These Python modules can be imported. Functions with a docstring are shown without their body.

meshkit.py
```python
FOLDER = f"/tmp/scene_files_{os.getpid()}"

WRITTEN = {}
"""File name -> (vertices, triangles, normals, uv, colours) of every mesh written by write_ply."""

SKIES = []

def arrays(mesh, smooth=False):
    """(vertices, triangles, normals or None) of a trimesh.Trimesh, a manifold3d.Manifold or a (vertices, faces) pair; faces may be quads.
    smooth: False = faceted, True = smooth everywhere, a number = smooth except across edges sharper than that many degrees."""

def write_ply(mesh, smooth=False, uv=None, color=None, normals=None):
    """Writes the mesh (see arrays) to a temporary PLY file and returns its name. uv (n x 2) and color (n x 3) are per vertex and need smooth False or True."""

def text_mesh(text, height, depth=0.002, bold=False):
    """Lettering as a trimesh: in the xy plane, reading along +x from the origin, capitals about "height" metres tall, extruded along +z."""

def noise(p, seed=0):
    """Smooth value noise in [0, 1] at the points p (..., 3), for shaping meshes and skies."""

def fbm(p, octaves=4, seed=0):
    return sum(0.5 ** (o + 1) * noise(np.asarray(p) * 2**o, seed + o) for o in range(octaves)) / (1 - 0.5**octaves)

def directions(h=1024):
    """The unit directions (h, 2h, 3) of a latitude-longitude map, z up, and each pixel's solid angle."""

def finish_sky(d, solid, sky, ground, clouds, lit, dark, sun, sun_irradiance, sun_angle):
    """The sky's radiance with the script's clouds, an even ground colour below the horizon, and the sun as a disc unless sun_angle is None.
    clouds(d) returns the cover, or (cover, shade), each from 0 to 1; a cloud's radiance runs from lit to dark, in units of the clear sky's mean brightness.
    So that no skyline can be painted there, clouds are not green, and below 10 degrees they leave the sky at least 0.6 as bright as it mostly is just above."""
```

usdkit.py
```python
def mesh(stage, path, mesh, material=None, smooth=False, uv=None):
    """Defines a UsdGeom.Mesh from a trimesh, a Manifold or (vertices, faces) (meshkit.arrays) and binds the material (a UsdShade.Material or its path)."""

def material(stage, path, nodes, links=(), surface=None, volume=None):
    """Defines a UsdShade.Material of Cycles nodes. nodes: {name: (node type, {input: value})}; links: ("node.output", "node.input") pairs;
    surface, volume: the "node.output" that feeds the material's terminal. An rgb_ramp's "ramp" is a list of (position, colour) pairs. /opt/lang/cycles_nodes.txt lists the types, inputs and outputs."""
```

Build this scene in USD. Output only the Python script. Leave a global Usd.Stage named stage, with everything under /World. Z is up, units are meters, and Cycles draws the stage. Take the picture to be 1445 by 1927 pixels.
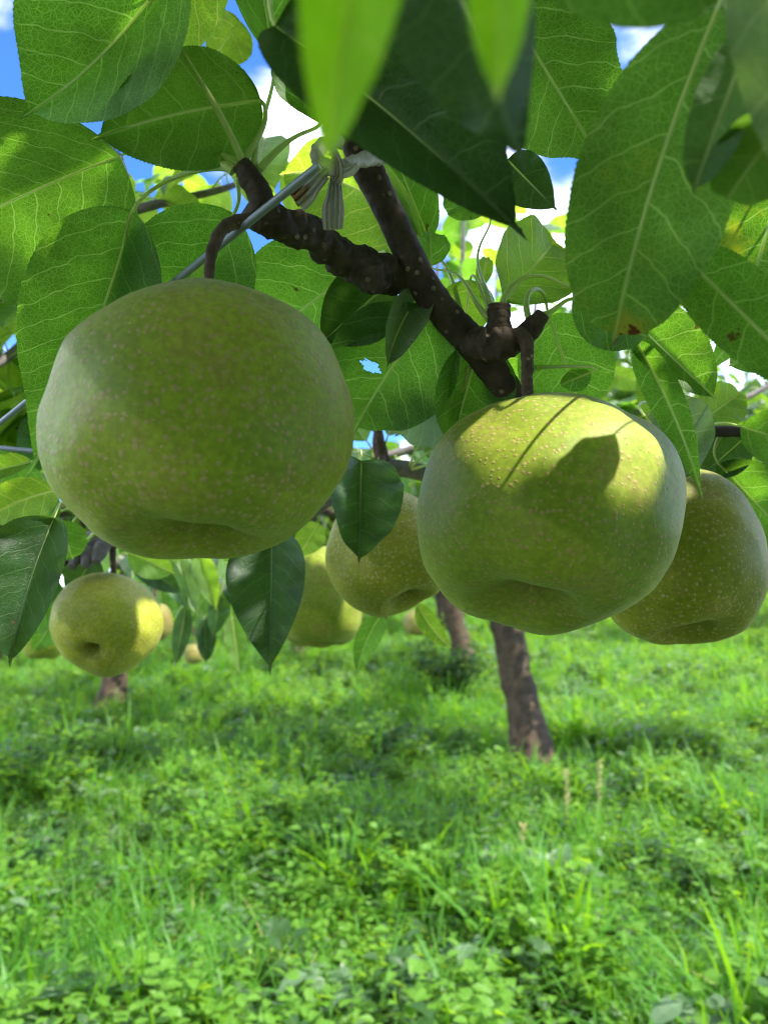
import math, random
import numpy as np
import trimesh
import usdkit, meshkit
from scipy.interpolate import CubicSpline
from pxr import Usd, UsdGeom, UsdLux, UsdShade, Gf, Sdf, Vt

stage = Usd.Stage.CreateInMemory()
UsdGeom.SetStageUpAxis(stage, UsdGeom.Tokens.z)
UsdGeom.SetStageMetersPerUnit(stage, 1.0)
UsdGeom.Xform.Define(stage, '/World')
UsdGeom.Scope.Define(stage, '/World/Looks')

# ------------------------------------------------------------------ camera, sky, sun, exposure
FPX, PW, PH = 1450.0, 1445.0, 1927.0          # focal length in photo pixels
PITCH = 5.2                                    # degrees upward
EYE = np.array([0.0, 0.0, 1.45])
cam = UsdGeom.Camera.Define(stage, '/World/camera')
cam.AddTranslateOp().Set(Gf.Vec3d(*EYE))
cam.AddRotateXOp().Set(90 + PITCH)
FL = 26.0
cam.CreateFocalLengthAttr(FL)
cam.CreateHorizontalApertureAttr(FL * PW / FPX)
cam.CreateVerticalApertureAttr(FL * PH / FPX)
cam.CreateClippingRangeAttr(Gf.Vec2f(0.01, 1000))
cam.CreateFStopAttr(FL / 2.1)                  # a phone's 2.1 mm wide aperture
cam.CreateFocusDistanceAttr(0.325)
cam.CreateExposureAttr(1.58)

SUN = np.array([0.52, -0.25, 0.815]); SUN /= np.linalg.norm(SUN)
dome = UsdLux.DomeLight.Define(stage, '/World/sky')
sky = usdkit.material(stage, '/World/Looks/sky_look', {
    'sky': ('sky_texture', {'sky_type': 'single_scattering', 'sun_disc': False, 'sun_elevation': math.asin(SUN[2]),
                            'sun_rotation': math.atan2(SUN[0], SUN[1]), 'air_density': 1.0, 'aerosol_density': 0.4}),
    'tc': ('texture_coordinate', {}),
    'map': ('mapping', {'scale': (1.0, 1.0, 1.8), 'location': (0.9, 3.3, 1.4)}),
    'n': ('noise_texture', {'scale': 2.3, 'detail': 7.0, 'roughness': 0.55, 'distortion': 0.3}),
    'r': ('map_range', {'from_min': 0.44, 'from_max': 0.62, 'range_type': 'smoothstep', 'clamp': True}),
    'blue': ('mix_color', {'blend_type': 'multiply', 'fac': 1.0, 'b': (0.34, 0.66, 1.38), 'use_clamp': False}),
    'm': ('mix_color', {'b': (13.0, 13.3, 13.8), 'use_clamp': False}),
    'bg': ('background_shader', {'strength': 0.115}),
}, [('tc.generated', 'map.vector'), ('map.vector', 'n.vector'), ('n.fac', 'r.value'), ('r.result', 'm.fac'),
    ('sky.color', 'blue.a'), ('blue.result', 'm.a'), ('m.result', 'bg.color')], surface='bg.background')
UsdShade.MaterialBindingAPI.Apply(dome.GetPrim()).Bind(sky)
dome.GetPrim().SetCustomDataByKey('kind', 'structure')
sun = UsdLux.DistantLight.Define(stage, '/World/sun')
sun.CreateNormalizeAttr(True); sun.CreateIntensityAttr(1.02); sun.CreateAngleAttr(0.53)
sun.CreateColorAttr(Gf.Vec3f(1.0, 0.95, 0.86))
_q = Gf.Rotation(Gf.Vec3d(0, 0, 1), Gf.Vec3d(*map(float, SUN)))
_m = Gf.Matrix4d(1.0); _m.SetRotate(_q)
sun.AddTransformOp().Set(_m)

# ------------------------------------------------------------------ helpers
_cp, _sp = math.cos(math.radians(PITCH)), math.sin(math.radians(PITCH))
FWD, UP, RIGHT = np.array([0, _cp, _sp]), np.array([0, -_sp, _cp]), np.array([1.0, 0, 0])


def at(px, py, d):
    """The point seen at photo pixel px, py, d metres in front of the camera."""
    return EYE + d * (FWD + RIGHT * ((px - PW / 2) / FPX) + UP * ((PH / 2 - py) / FPX))


names, origin = {}, {}


def numbered(parent, name):
    k = names.get((parent, name), 0)
    names[(parent, name)] = k + 1
    return f'{parent}/{name}' if k == 0 else f'{parent}/{name}_{k:03d}'


def tag(prim, label=None, cat=None, group=None, kind=None):
    for k, v in (('label', label), ('category', cat), ('group', group), ('kind', kind)):
        if v:
            prim.SetCustomDataByKey(k, v)
    return prim


def thing(name, label, cat, loc, group=None, kind=None):
    path = numbered('/World', name)
    x = UsdGeom.Xform.Define(stage, path)
    x.AddTranslateOp().Set(Gf.Vec3d(*map(float, loc)))
    origin[path] = np.asarray(loc, float)
    return tag(x.GetPrim(), label, cat, group, kind)


def obj(name, mesh, mat, parent=None, smooth=True, uv=None, label=None, kind=None):
    pp = str(parent.GetPath()) if parent is not None else '/World'
    path = numbered(pp, name)
    top = '/'.join(pp.split('/')[:3])
    v, f = (mesh.vertices, mesh.faces) if hasattr(mesh, 'vertices') else mesh
    v = np.asarray(v, float) - (origin.get(top, 0) if parent is not None else 0)
    p = usdkit.mesh(stage, path, (v, np.asarray(f)), mat, smooth=smooth, uv=uv).GetPrim()
    return tag(p, label, kind=kind)


def unit(a):
    a = np.asarray(a, float)
    return a / (np.linalg.norm(a) + 1e-12)


def resample(points, n):
    p = np.asarray(points, float)
    if len(p) == 2:
        return p[0] + (p[1] - p[0]) * np.linspace(0, 1, n)[:, None], np.linspace(0, 1, n)
    t = np.concatenate([[0], np.cumsum(np.linalg.norm(np.diff(p, axis=0), axis=1) + 1e-9)])
    t /= t[-1]
    s = np.linspace(0, 1, n)
    return CubicSpline(t, p)(s), s


def tube(points, radii, n=None, sides=8, wob=0.0, seed=0, freq=60.0, ringy=0.0):
    """A tube along a spline through points, with closed ends; radii follow the spline; ringy = depth of the wrinkles that run round it."""
    pts = np.asarray(points, float)
    n = n or max(4 * len(pts), 6)
    c, s = resample(pts, n)
    key = np.linspace(0, 1, len(np.atleast_1d(radii))) if np.ndim(radii) else None
    r = np.interp(s, key, radii) if key is not None else np.full(n, float(radii))
    t = np.gradient(c, axis=0); t /= np.linalg.norm(t, axis=1, keepdims=True) + 1e-12
    a = np.zeros_like(t)
    a[0] = unit(np.cross(t[0], [0.31, 0.2, 0.93] if abs(t[0][2]) < 0.9 else [1, 0.1, 0]))
    for i in range(1, n):
        a[i] = unit(a[i - 1] - t[i] * np.dot(a[i - 1], t[i]))
    b = np.cross(t, a)
    ang = np.arange(sides) * 2 * np.pi / sides
    ring = np.cos(ang)[None, :, None] * a[:, None] + np.sin(ang)[None, :, None] * b[:, None]
    rr = r[:, None] * np.ones(sides)
    if wob:
        rr = rr * (1 + wob * (meshkit.fbm((c[:, None] + ring * r[:, None, None]) * freq, 3, seed) - 0.5) * 2)
    if ringy:
        ln = np.concatenate([[0], np.cumsum(np.linalg.norm(np.diff(c, axis=0), axis=1))])
        rr = rr * (1 + ringy * (meshkit.noise(np.stack([ln[:, None] * 520 + 0 * ang, np.cos(ang)[None] * 0.8 + 0 * ln[:, None], np.sin(ang)[None] * 0.8 + 0 * ln[:, None]], -1), seed + 5) - 0.5) * 2)
    v = c[:, None] + ring * rr[..., None]
    i, j = np.meshgrid(np.arange(n - 1), np.arange(sides), indexing='ij')
    j2 = (j + 1) % sides
    q0, q1, q2, q3 = i * sides + j, i * sides + j2, (i + 1) * sides + j2, (i + 1) * sides + j
    f = np.concatenate([np.stack([q0, q1, q2], -1).reshape(-1, 3), np.stack([q0, q2, q3], -1).reshape(-1, 3)])
    v = np.vstack([v.reshape(-1, 3), c[0], c[-1]])
    k = n * sides
    jj = np.arange(sides); jn = (jj + 1) % sides
    f = np.vstack([f, np.stack([np.full(sides, k), jn, jj], 1), np.stack([np.full(sides, k + 1), (n - 1) * sides + jj, (n - 1) * sides + jn], 1)])
    return v, f


def join(parts):
    vs, fs, k = [], [], 0
    for v, f in parts:
        vs.append(v); fs.append(np.asarray(f) + k); k += len(v)
    return np.vstack(vs), np.vstack(fs)


# ------------------------------------------------------------------ materials
def mat(name, nodes, links, surface='p.BSDF'):
    return usdkit.material(stage, '/World/Looks/' + name, nodes, links, surface=surface)


def leaf_look(name, trans=(0.145, 0.42, 0.005), top=(0.020, 0.062, 0.016), under=(0.062, 0.130, 0.036), fac=0.46, spot=None, mottle=0.0, vein=1.0, gloss=0.36):
    n = {
        'uv': ('uvmap', {'attribute': 'st'}), 'sx': ('separate_xyz', {}), 'obj': ('object_info', {}), 'geo': ('geometry', {}),
        'warp': ('noise_texture', {'scale': 9.0, 'detail': 2.0}),
        'warpc': ('map_range', {'from_min': 0.0, 'from_max': 1.0, 'to_min': -0.035, 'to_max': 0.035}),
        'at': ('math', {'math_type': 'absolute'}), 'sgn': ('math', {'math_type': 'sign'}),
        't2': ('math', {'math_type': 'multiply'}),
        'w1': ('math', {'math_type': 'multiply_add', 'value2': -0.50}),
        'w2': ('math', {'math_type': 'multiply_add', 'value2': -0.9}),
        'w3': ('math', {'math_type': 'multiply_add', 'value2': 0.028}),
        'w4': ('math', {'math_type': 'add'}),
        'w5': ('math', {'math_type': 'multiply', 'value2': 8.2}),
        'fr': ('math', {'math_type': 'fraction'}), 'fc': ('math', {'math_type': 'subtract', 'value2': 0.5}), 'fa': ('math', {'math_type': 'absolute'}),
        'lat': ('map_range', {'range_type': 'smoothstep', 'from_min': 0.008, 'from_max': 0.042, 'to_min': 1.0, 'to_max': 0.0, 'clamp': True}),
        'mid': ('map_range', {'range_type': 'smoothstep', 'from_min': 0.003, 'from_max': 0.011, 'to_min': 1.0, 'to_max': 0.0, 'clamp': True}),
        'wv': ('vector_math', {'math_type': 'multiply_add', 'vector2': (0.06, 0.06, 0.06)}),
        'v1': ('voronoi_texture', {'dimensions': '2D', 'feature': 'distance_to_edge', 'scale': 38.0}),
        'v2': ('voronoi_texture', {'dimensions': '2D', 'feature': 'distance_to_edge', 'scale': 95.0}),
        'r1': ('map_range', {'range_type': 'smoothstep', 'from_min': 0.015, 'from_max': 0.085, 'to_min': 0.56, 'to_max': 0.0, 'clamp': True}),
        'r2': ('map_range', {'range_type': 'smoothstep', 'from_min': 0.02, 'from_max': 0.16, 'to_min': 0.42, 'to_max': 0.0, 'clamp': True}),
        'm1': ('math', {'math_type': 'maximum'}), 'm2': ('math', {'math_type': 'maximum'}), 'm3': ('math', {'math_type': 'maximum'}),
        'vs': ('math', {'math_type': 'multiply', 'value2': vein}),
        'rv': ('vector_math', {'math_type': 'multiply_add', 'vector2': (31.0, 17.0, 0.0)}), 'cx': ('combine_xyz', {}), 'bl': ('noise_texture', {'scale': 10.0, 'detail': 3.0, 'roughness': 0.55}), 'blr': ('map_range', {'range_type': 'smoothstep', 'from_min': 0.70, 'from_max': 0.735, 'to_max': 0.85, 'clamp': True}), 'tbl': ('mix_color', {'b': (0.09, 0.05, 0.008)}), 'rbl': ('mix_color', {'b': (0.07, 0.04, 0.012)}),
        'big': ('noise_texture', {'scale': 3.2, 'detail': 4.0, 'roughness': 0.6}),
        'bigr': ('map_range', {'from_min': 0.3, 'from_max': 0.7, 'to_min': 0.66, 'to_max': 1.22, 'clamp': True}),
        'rnd': ('map_range', {'from_min': 0.0, 'from_max': 1.0, 'to_min': 0.78, 'to_max': 1.18}),
        'rm': ('math', {'math_type': 'multiply'}),
        'tc': ('mix_color', {'a': trans, 'b': (min(trans[0] * 2.2 + 0.13, 0.8), min(trans[1] * 1.5 + 0.14, 0.9), trans[2] * 4 + 0.08)}),
        'tv': ('hsv', {'saturation': 1.0}),
        'topc': ('mix_color', {'a': top, 'b': (top[0] * 2.6 + 0.02, top[1] * 1.9 + 0.03, top[2] * 2.0 + 0.01)}),
        'undc': ('mix_color', {'a': under, 'b': (under[0] * 1.6 + 0.02, under[1] * 1.35 + 0.02, under[2] * 1.2)}),
        'refl': ('mix_color', {}), 'reflv': ('hsv', {}),
        'rough': ('map_range', {'to_min': gloss, 'to_max': 0.58}),
        'bump': ('bump', {'strength': 0.35, 'distance': 0.0006}), 'bh': ('noise_texture', {'scale': 40.0, 'detail': 3.0}),
        'bs': ('math', {'math_type': 'multiply_add', 'value2': 0.35}),
        'p': ('principled_bsdf', {'specular_ior_level': 0.42}), 'tr': ('translucent_bsdf', {}), 'mx': ('mix_closure', {'fac': fac}),
    }
    l = [('uv.UV', 'sx.vector'), ('uv.UV', 'warp.vector'), ('warp.fac', 'warpc.value'), ('sx.y', 'at.value1'), ('sx.y', 'sgn.value1'),
         ('sx.y', 't2.value1'), ('sx.y', 't2.value2'), ('at.value', 'w1.value1'), ('sx.x', 'w1.value3'), ('t2.value', 'w2.value1'), ('w1.value', 'w2.value3'),
         ('sgn.value', 'w3.value1'), ('w2.value', 'w3.value3'), ('w3.value', 'w4.value1'), ('warpc.result', 'w4.value2'), ('w4.value', 'w5.value1'),
         ('w5.value', 'fr.value1'), ('fr.value', 'fc.value1'), ('fc.value', 'fa.value1'), ('fa.value', 'lat.value'), ('at.value', 'mid.value'),
         ('warp.color', 'wv.vector1'), ('uv.UV', 'wv.vector3'), ('wv.vector', 'v1.vector'), ('wv.vector', 'v2.vector'),
         ('v1.distance', 'r1.value'), ('v2.distance', 'r2.value'), ('r1.result', 'm1.value1'), ('r2.result', 'm1.value2'), ('m1.value', 'm2.value1'), ('lat.result', 'm2.value2'),
         ('m2.value', 'm3.value1'), ('mid.result', 'm3.value2'), ('m3.value', 'vs.value1'), ('vs.value', 'tc.fac'), ('vs.value', 'topc.fac'), ('vs.value', 'undc.fac'),
         ('rv.vector', 'big.vector'), ('big.fac', 'bigr.value'), ('obj.random', 'rnd.value'), ('bigr.result', 'rm.value1'), ('rnd.result', 'rm.value2'), ('rm.value', 'tv.value'), ('rm.value', 'reflv.value'),
         ('geo.backfacing', 'refl.fac'), ('topc.result', 'refl.a'), ('undc.result', 'refl.b'), ('refl.result', 'reflv.color'), ('tc.result', 'tv.color'),
         ('geo.backfacing', 'rough.value'), ('rough.result', 'p.roughness'), ('uv.UV', 'bh.vector'), ('bh.fac', 'bs.value1'), ('m2.value', 'bs.value3'), ('bs.value', 'bump.height'),
         ('bump.normal', 'p.normal'), ('p.BSDF', 'mx.closure1'), ('tr.BSDF', 'mx.closure2')]
    l += [('obj.random', 'cx.x'), ('obj.random', 'cx.y'), ('cx.vector', 'rv.vector1'), ('uv.UV', 'rv.vector3'), ('rv.vector', 'bl.vector'), ('bl.fac', 'blr.value'), ('blr.result', 'tbl.fac'), ('blr.result', 'rbl.fac'), ('tv.color', 'tbl.a'), ('reflv.color', 'rbl.a')]
    tout, rout = 'tbl.result', 'rbl.result'
    if mottle:
        n['mo'] = ('noise_texture', {'scale': 7.0, 'detail': 5.0, 'roughness': 0.65})
        n['mor'] = ('map_range', {'range_type': 'smoothstep', 'from_min': 0.5, 'from_max': 0.68, 'to_max': mottle, 'clamp': True})
        n['tmo'] = ('mix_color', {'b': (0.55, 0.62, 0.02)})
        l += [('rv.vector', 'mo.vector'), ('mo.fac', 'mor.value'), ('mor.result', 'tmo.fac'), (tout, 'tmo.a')]
        tout = 'tmo.result'
    if spot:
        n['sd'] = ('vector_math', {'math_type': 'distance', 'vector2': (spot[0], spot[1], 0)})
        n['sn'] = ('noise_texture', {'scale': 22.0, 'detail': 4.0})
        n['sa'] = ('math', {'math_type': 'multiply_add', 'value2': 0.16})
        n['sr'] = ('map_range', {'range_type': 'smoothstep', 'from_min': spot[2] + 0.08, 'from_max': spot[2] + 0.095, 'to_min': 1.0, 'to_max': 0.0, 'clamp': True})
        n['hr'] = ('map_range', {'range_type': 'smoothstep', 'from_min': spot[2] + 0.07, 'from_max': spot[2] + 0.16, 'to_min': 0.8, 'to_max': 0.0, 'clamp': True}); n['ht'] = ('mix_color', {'b': (0.42, 0.36, 0.02)}); n['hf'] = ('mix_color', {'b': (0.20, 0.19, 0.03)})
        n['st_'] = ('mix_color', {'b': (0.12, 0.028, 0.004)}); n['sf_'] = ('mix_color', {'b': (0.06, 0.02, 0.008)})
        l += [('uv.UV', 'sd.vector1'), ('uv.UV', 'sn.vector'), ('sn.fac', 'sa.value1'), ('sd.value', 'sa.value3'), ('sa.value', 'sr.value'), ('sr.result', 'st_.fac'), ('sr.result', 'sf_.fac'),
              (tout, 'ht.a'), (rout, 'hf.a'), ('sa.value', 'hr.value'), ('hr.result', 'ht.fac'), ('hr.result', 'hf.fac'), ('ht.result', 'st_.a'), ('hf.result', 'sf_.a')]
        tout, rout = 'st_.result', 'sf_.result'
    l += [(tout, 'tr.color'), (rout, 'p.base_color')]
    return mat(name, n, l, 'mx.closure')


LEAF = leaf_look('leaf_look')
LEAF_MOTTLE = leaf_look('leaf_mottled_look', mottle=0.75)
LEAF_DARK = leaf_look('leaf_dark_shade_look', trans=(0.10, 0.26, 0.01), top=(0.016, 0.050, 0.016), fac=0.22, vein=0.6, gloss=0.42)  # dark upper face; low transmission also stands in for shade from leaves above
LEAF_PALE = leaf_look('leaf_pale_underside_sheen_look', trans=(0.2, 0.42, 0.05), top=(0.03, 0.08, 0.03), under=(0.16, 0.22, 0.12), fac=0.25, vein=0.6)  # pale underside, also used in place of sun gloss on some leaves
LEAF_MID = leaf_look('leaf_painted_shade_look', trans=(0.14, 0.36, 0.006), under=(0.07, 0.14, 0.025), fac=0.38, vein=0.55)  # darker leaf colour with the shade of leaves above put in
LEAF_BACKLIT = leaf_look('leaf_painted_backlight_look', trans=(0.34, 0.72, 0.004), top=(0.05, 0.13, 0.01), fac=0.66, vein=0.3)  # sun shining through is put into this brighter transmission colour
LEAF_YOUNG = leaf_look('leaf_young_look', trans=(0.30, 0.62, 0.008), top=(0.04, 0.11, 0.015), fac=0.52)


def simple_leaf_look(name, top, under, trans, fac, rough=0.45, rnd=0.3, island=True):
    n = {'geo': ('geometry', {}), 'r': ('map_range', {'to_min': 1 - rnd, 'to_max': 1 + rnd}), 'mixc': ('mix_color', {'a': top, 'b': under}),
         'h1': ('hsv', {}), 'h2': ('hsv', {'color': trans}), 'hue': ('map_range', {'to_min': 0.485, 'to_max': 0.515}), 'obj': ('object_info', {}),
         'p': ('principled_bsdf', {'roughness': rough, 'specular_ior_level': 0.4}), 'tr': ('translucent_bsdf', {}), 'mx': ('mix_closure', {'fac': fac})}
    src = 'geo.random_per_island' if island else 'obj.random'
    l = [(src, 'r.value'), (src, 'hue.value'), ('geo.backfacing', 'mixc.fac'), ('mixc.result', 'h1.color'), ('r.result', 'h1.value'), ('r.result', 'h2.value'), ('hue.result', 'h2.hue'),
         ('h1.color', 'p.base_color'), ('h2.color', 'tr.color'), ('p.BSDF', 'mx.closure1'), ('tr.BSDF', 'mx.closure2')]
    return mat(name, n, l, 'mx.closure')


CROWN = simple_leaf_look('crown_leaf_look', (0.030, 0.085, 0.018), (0.09, 0.15, 0.06), (0.24, 0.54, 0.015), 0.42)
GRASS = simple_leaf_look('grass_look', (0.085, 0.28, 0.018), (0.095, 0.29, 0.025), (0.34, 0.84, 0.02), 0.46, 0.5)
WEED = simple_leaf_look('weed_look', (0.145, 0.33, 0.03), (0.16, 0.34, 0.04), (0.46, 0.86, 0.03), 0.44, 0.5)
WEEDD = simple_leaf_look('weed_dark_look', (0.045, 0.12, 0.025), (0.07, 0.14, 0.04), (0.2, 0.42, 0.02), 0.36, 0.5)
WEEDP = simple_leaf_look('weed_pale_look', (0.16, 0.27, 0.12), (0.2, 0.3, 0.15), (0.3, 0.52, 0.12), 0.3, 0.42)
STRAW = mat('dry_stalk_look', {'p': ('principled_bsdf', {'base_color': (0.36, 0.34, 0.12), 'roughness': 0.8})}, [])

PETIOLE = mat('petiole_look', {'tc': ('texture_coordinate', {}), 'n': ('noise_texture', {'scale': 60.0, 'detail': 3.0}),
                               'm': ('mix_color', {'a': (0.27, 0.37, 0.075), 'b': (0.40, 0.46, 0.13)}),
                               'p': ('principled_bsdf', {'roughness': 0.45, 'subsurface_weight': 0.25, 'subsurface_scale': 0.001, 'subsurface_radius': (0.6, 1.0, 0.3)})},
              [('tc.object', 'n.vector'), ('n.fac', 'm.fac'), ('m.result', 'p.base_color')])


def bark_look(name, a, b, dot, scale=1.0, dots=1.0, bump=0.8, dist=0.001):
    return mat(name, {
        'tc': ('texture_coordinate', {}), 'n': ('noise_texture', {'scale': 130.0 * scale, 'detail': 6.0, 'roughness': 0.65}),
        'v': ('voronoi_texture', {'scale': 190.0 * scale}), 'vr': ('map_range', {'range_type': 'smoothstep', 'from_min': 0.16, 'from_max': 0.26, 'to_min': 1.0, 'to_max': 0.0, 'clamp': True}),
        'vn': ('noise_texture', {'scale': 55.0 * scale}), 'vnr': ('map_range', {'from_min': 0.47, 'from_max': 0.57, 'to_max': dots, 'clamp': True}), 'vm': ('math', {'math_type': 'multiply'}),
        'c': ('rgb_ramp', {'ramp': [(0.3, a), (0.7, b)]}), 'm': ('mix_color', {'b': dot}),
        'h': ('math', {'math_type': 'multiply_add', 'value2': 0.7}), 'bump': ('bump', {'strength': bump, 'distance': dist}),
        'p': ('principled_bsdf', {'roughness': 0.75, 'specular_ior_level': 0.25})},
        [('tc.object', 'n.vector'), ('tc.object', 'v.vector'), ('tc.object', 'vn.vector'), ('v.distance', 'vr.value'), ('vn.fac', 'vnr.value'), ('vr.result', 'vm.value1'), ('vnr.result', 'vm.value2'),
         ('n.fac', 'c.fac'), ('c.color', 'm.a'), ('vm.value', 'm.fac'), ('m.result', 'p.base_color'), ('vm.value', 'h.value1'), ('n.fac', 'h.value3'), ('h.value', 'bump.height'), ('bump.normal', 'p.normal')])


BARK = bark_look('young_bark_look', (0.028, 0.019, 0.013), (0.085, 0.058, 0.038), (0.22, 0.17, 0.11))
STEM = bark_look('fruit_stem_look', (0.045, 0.03, 0.02), (0.13, 0.085, 0.055), (0.26, 0.19, 0.13), 1.3, 1.0)
GREYBARK = bark_look('grey_bark_look', (0.10, 0.085, 0.08), (0.24, 0.21, 0.2), (0.3, 0.27, 0.25), 0.8, 0.5)
TRUNK = bark_look('trunk_bark_look', (0.028, 0.019, 0.010), (0.108, 0.074, 0.040), (0.02, 0.013, 0.007), 0.09, 0.9, 1.0, 0.012)
WIRE = mat('galvanised_wire_look', {'p': ('principled_bsdf', {'base_color': (0.22, 0.25, 0.27), 'metallic': 0.45, 'roughness': 0.42})}, [])
TWINE = mat('white_twine_look', {'tc': ('texture_coordinate', {}), 'mp': ('mapping', {'scale': (900, 900, 60)}), 'n': ('noise_texture', {'scale': 1.0, 'detail': 3.0}),
                                 'm': ('mix_color', {'a': (0.30, 0.25, 0.16), 'b': (0.70, 0.67, 0.58)}), 'b': ('bump', {'strength': 0.6, 'distance': 0.0006}),
                                 'p': ('principled_bsdf', {'roughness': 0.55}), 'tr': ('translucent_bsdf', {'color': (0.6, 0.55, 0.42)}), 'mx': ('mix_closure', {'fac': 0.25})},
            [('tc.object', 'mp.vector'), ('mp.vector', 'n.vector'), ('n.fac', 'm.fac'), ('m.result', 'p.base_color'), ('n.fac', 'b.height'), ('b.normal', 'p.normal'), ('p.BSDF', 'mx.closure1'), ('tr.BSDF', 'mx.closure2')], 'mx.closure')
TWINE_BROWN = mat('stained_twine_look', {'p': ('principled_bsdf', {'base_color': (0.34, 0.16, 0.05), 'roughness': 0.7})}, [])


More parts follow.
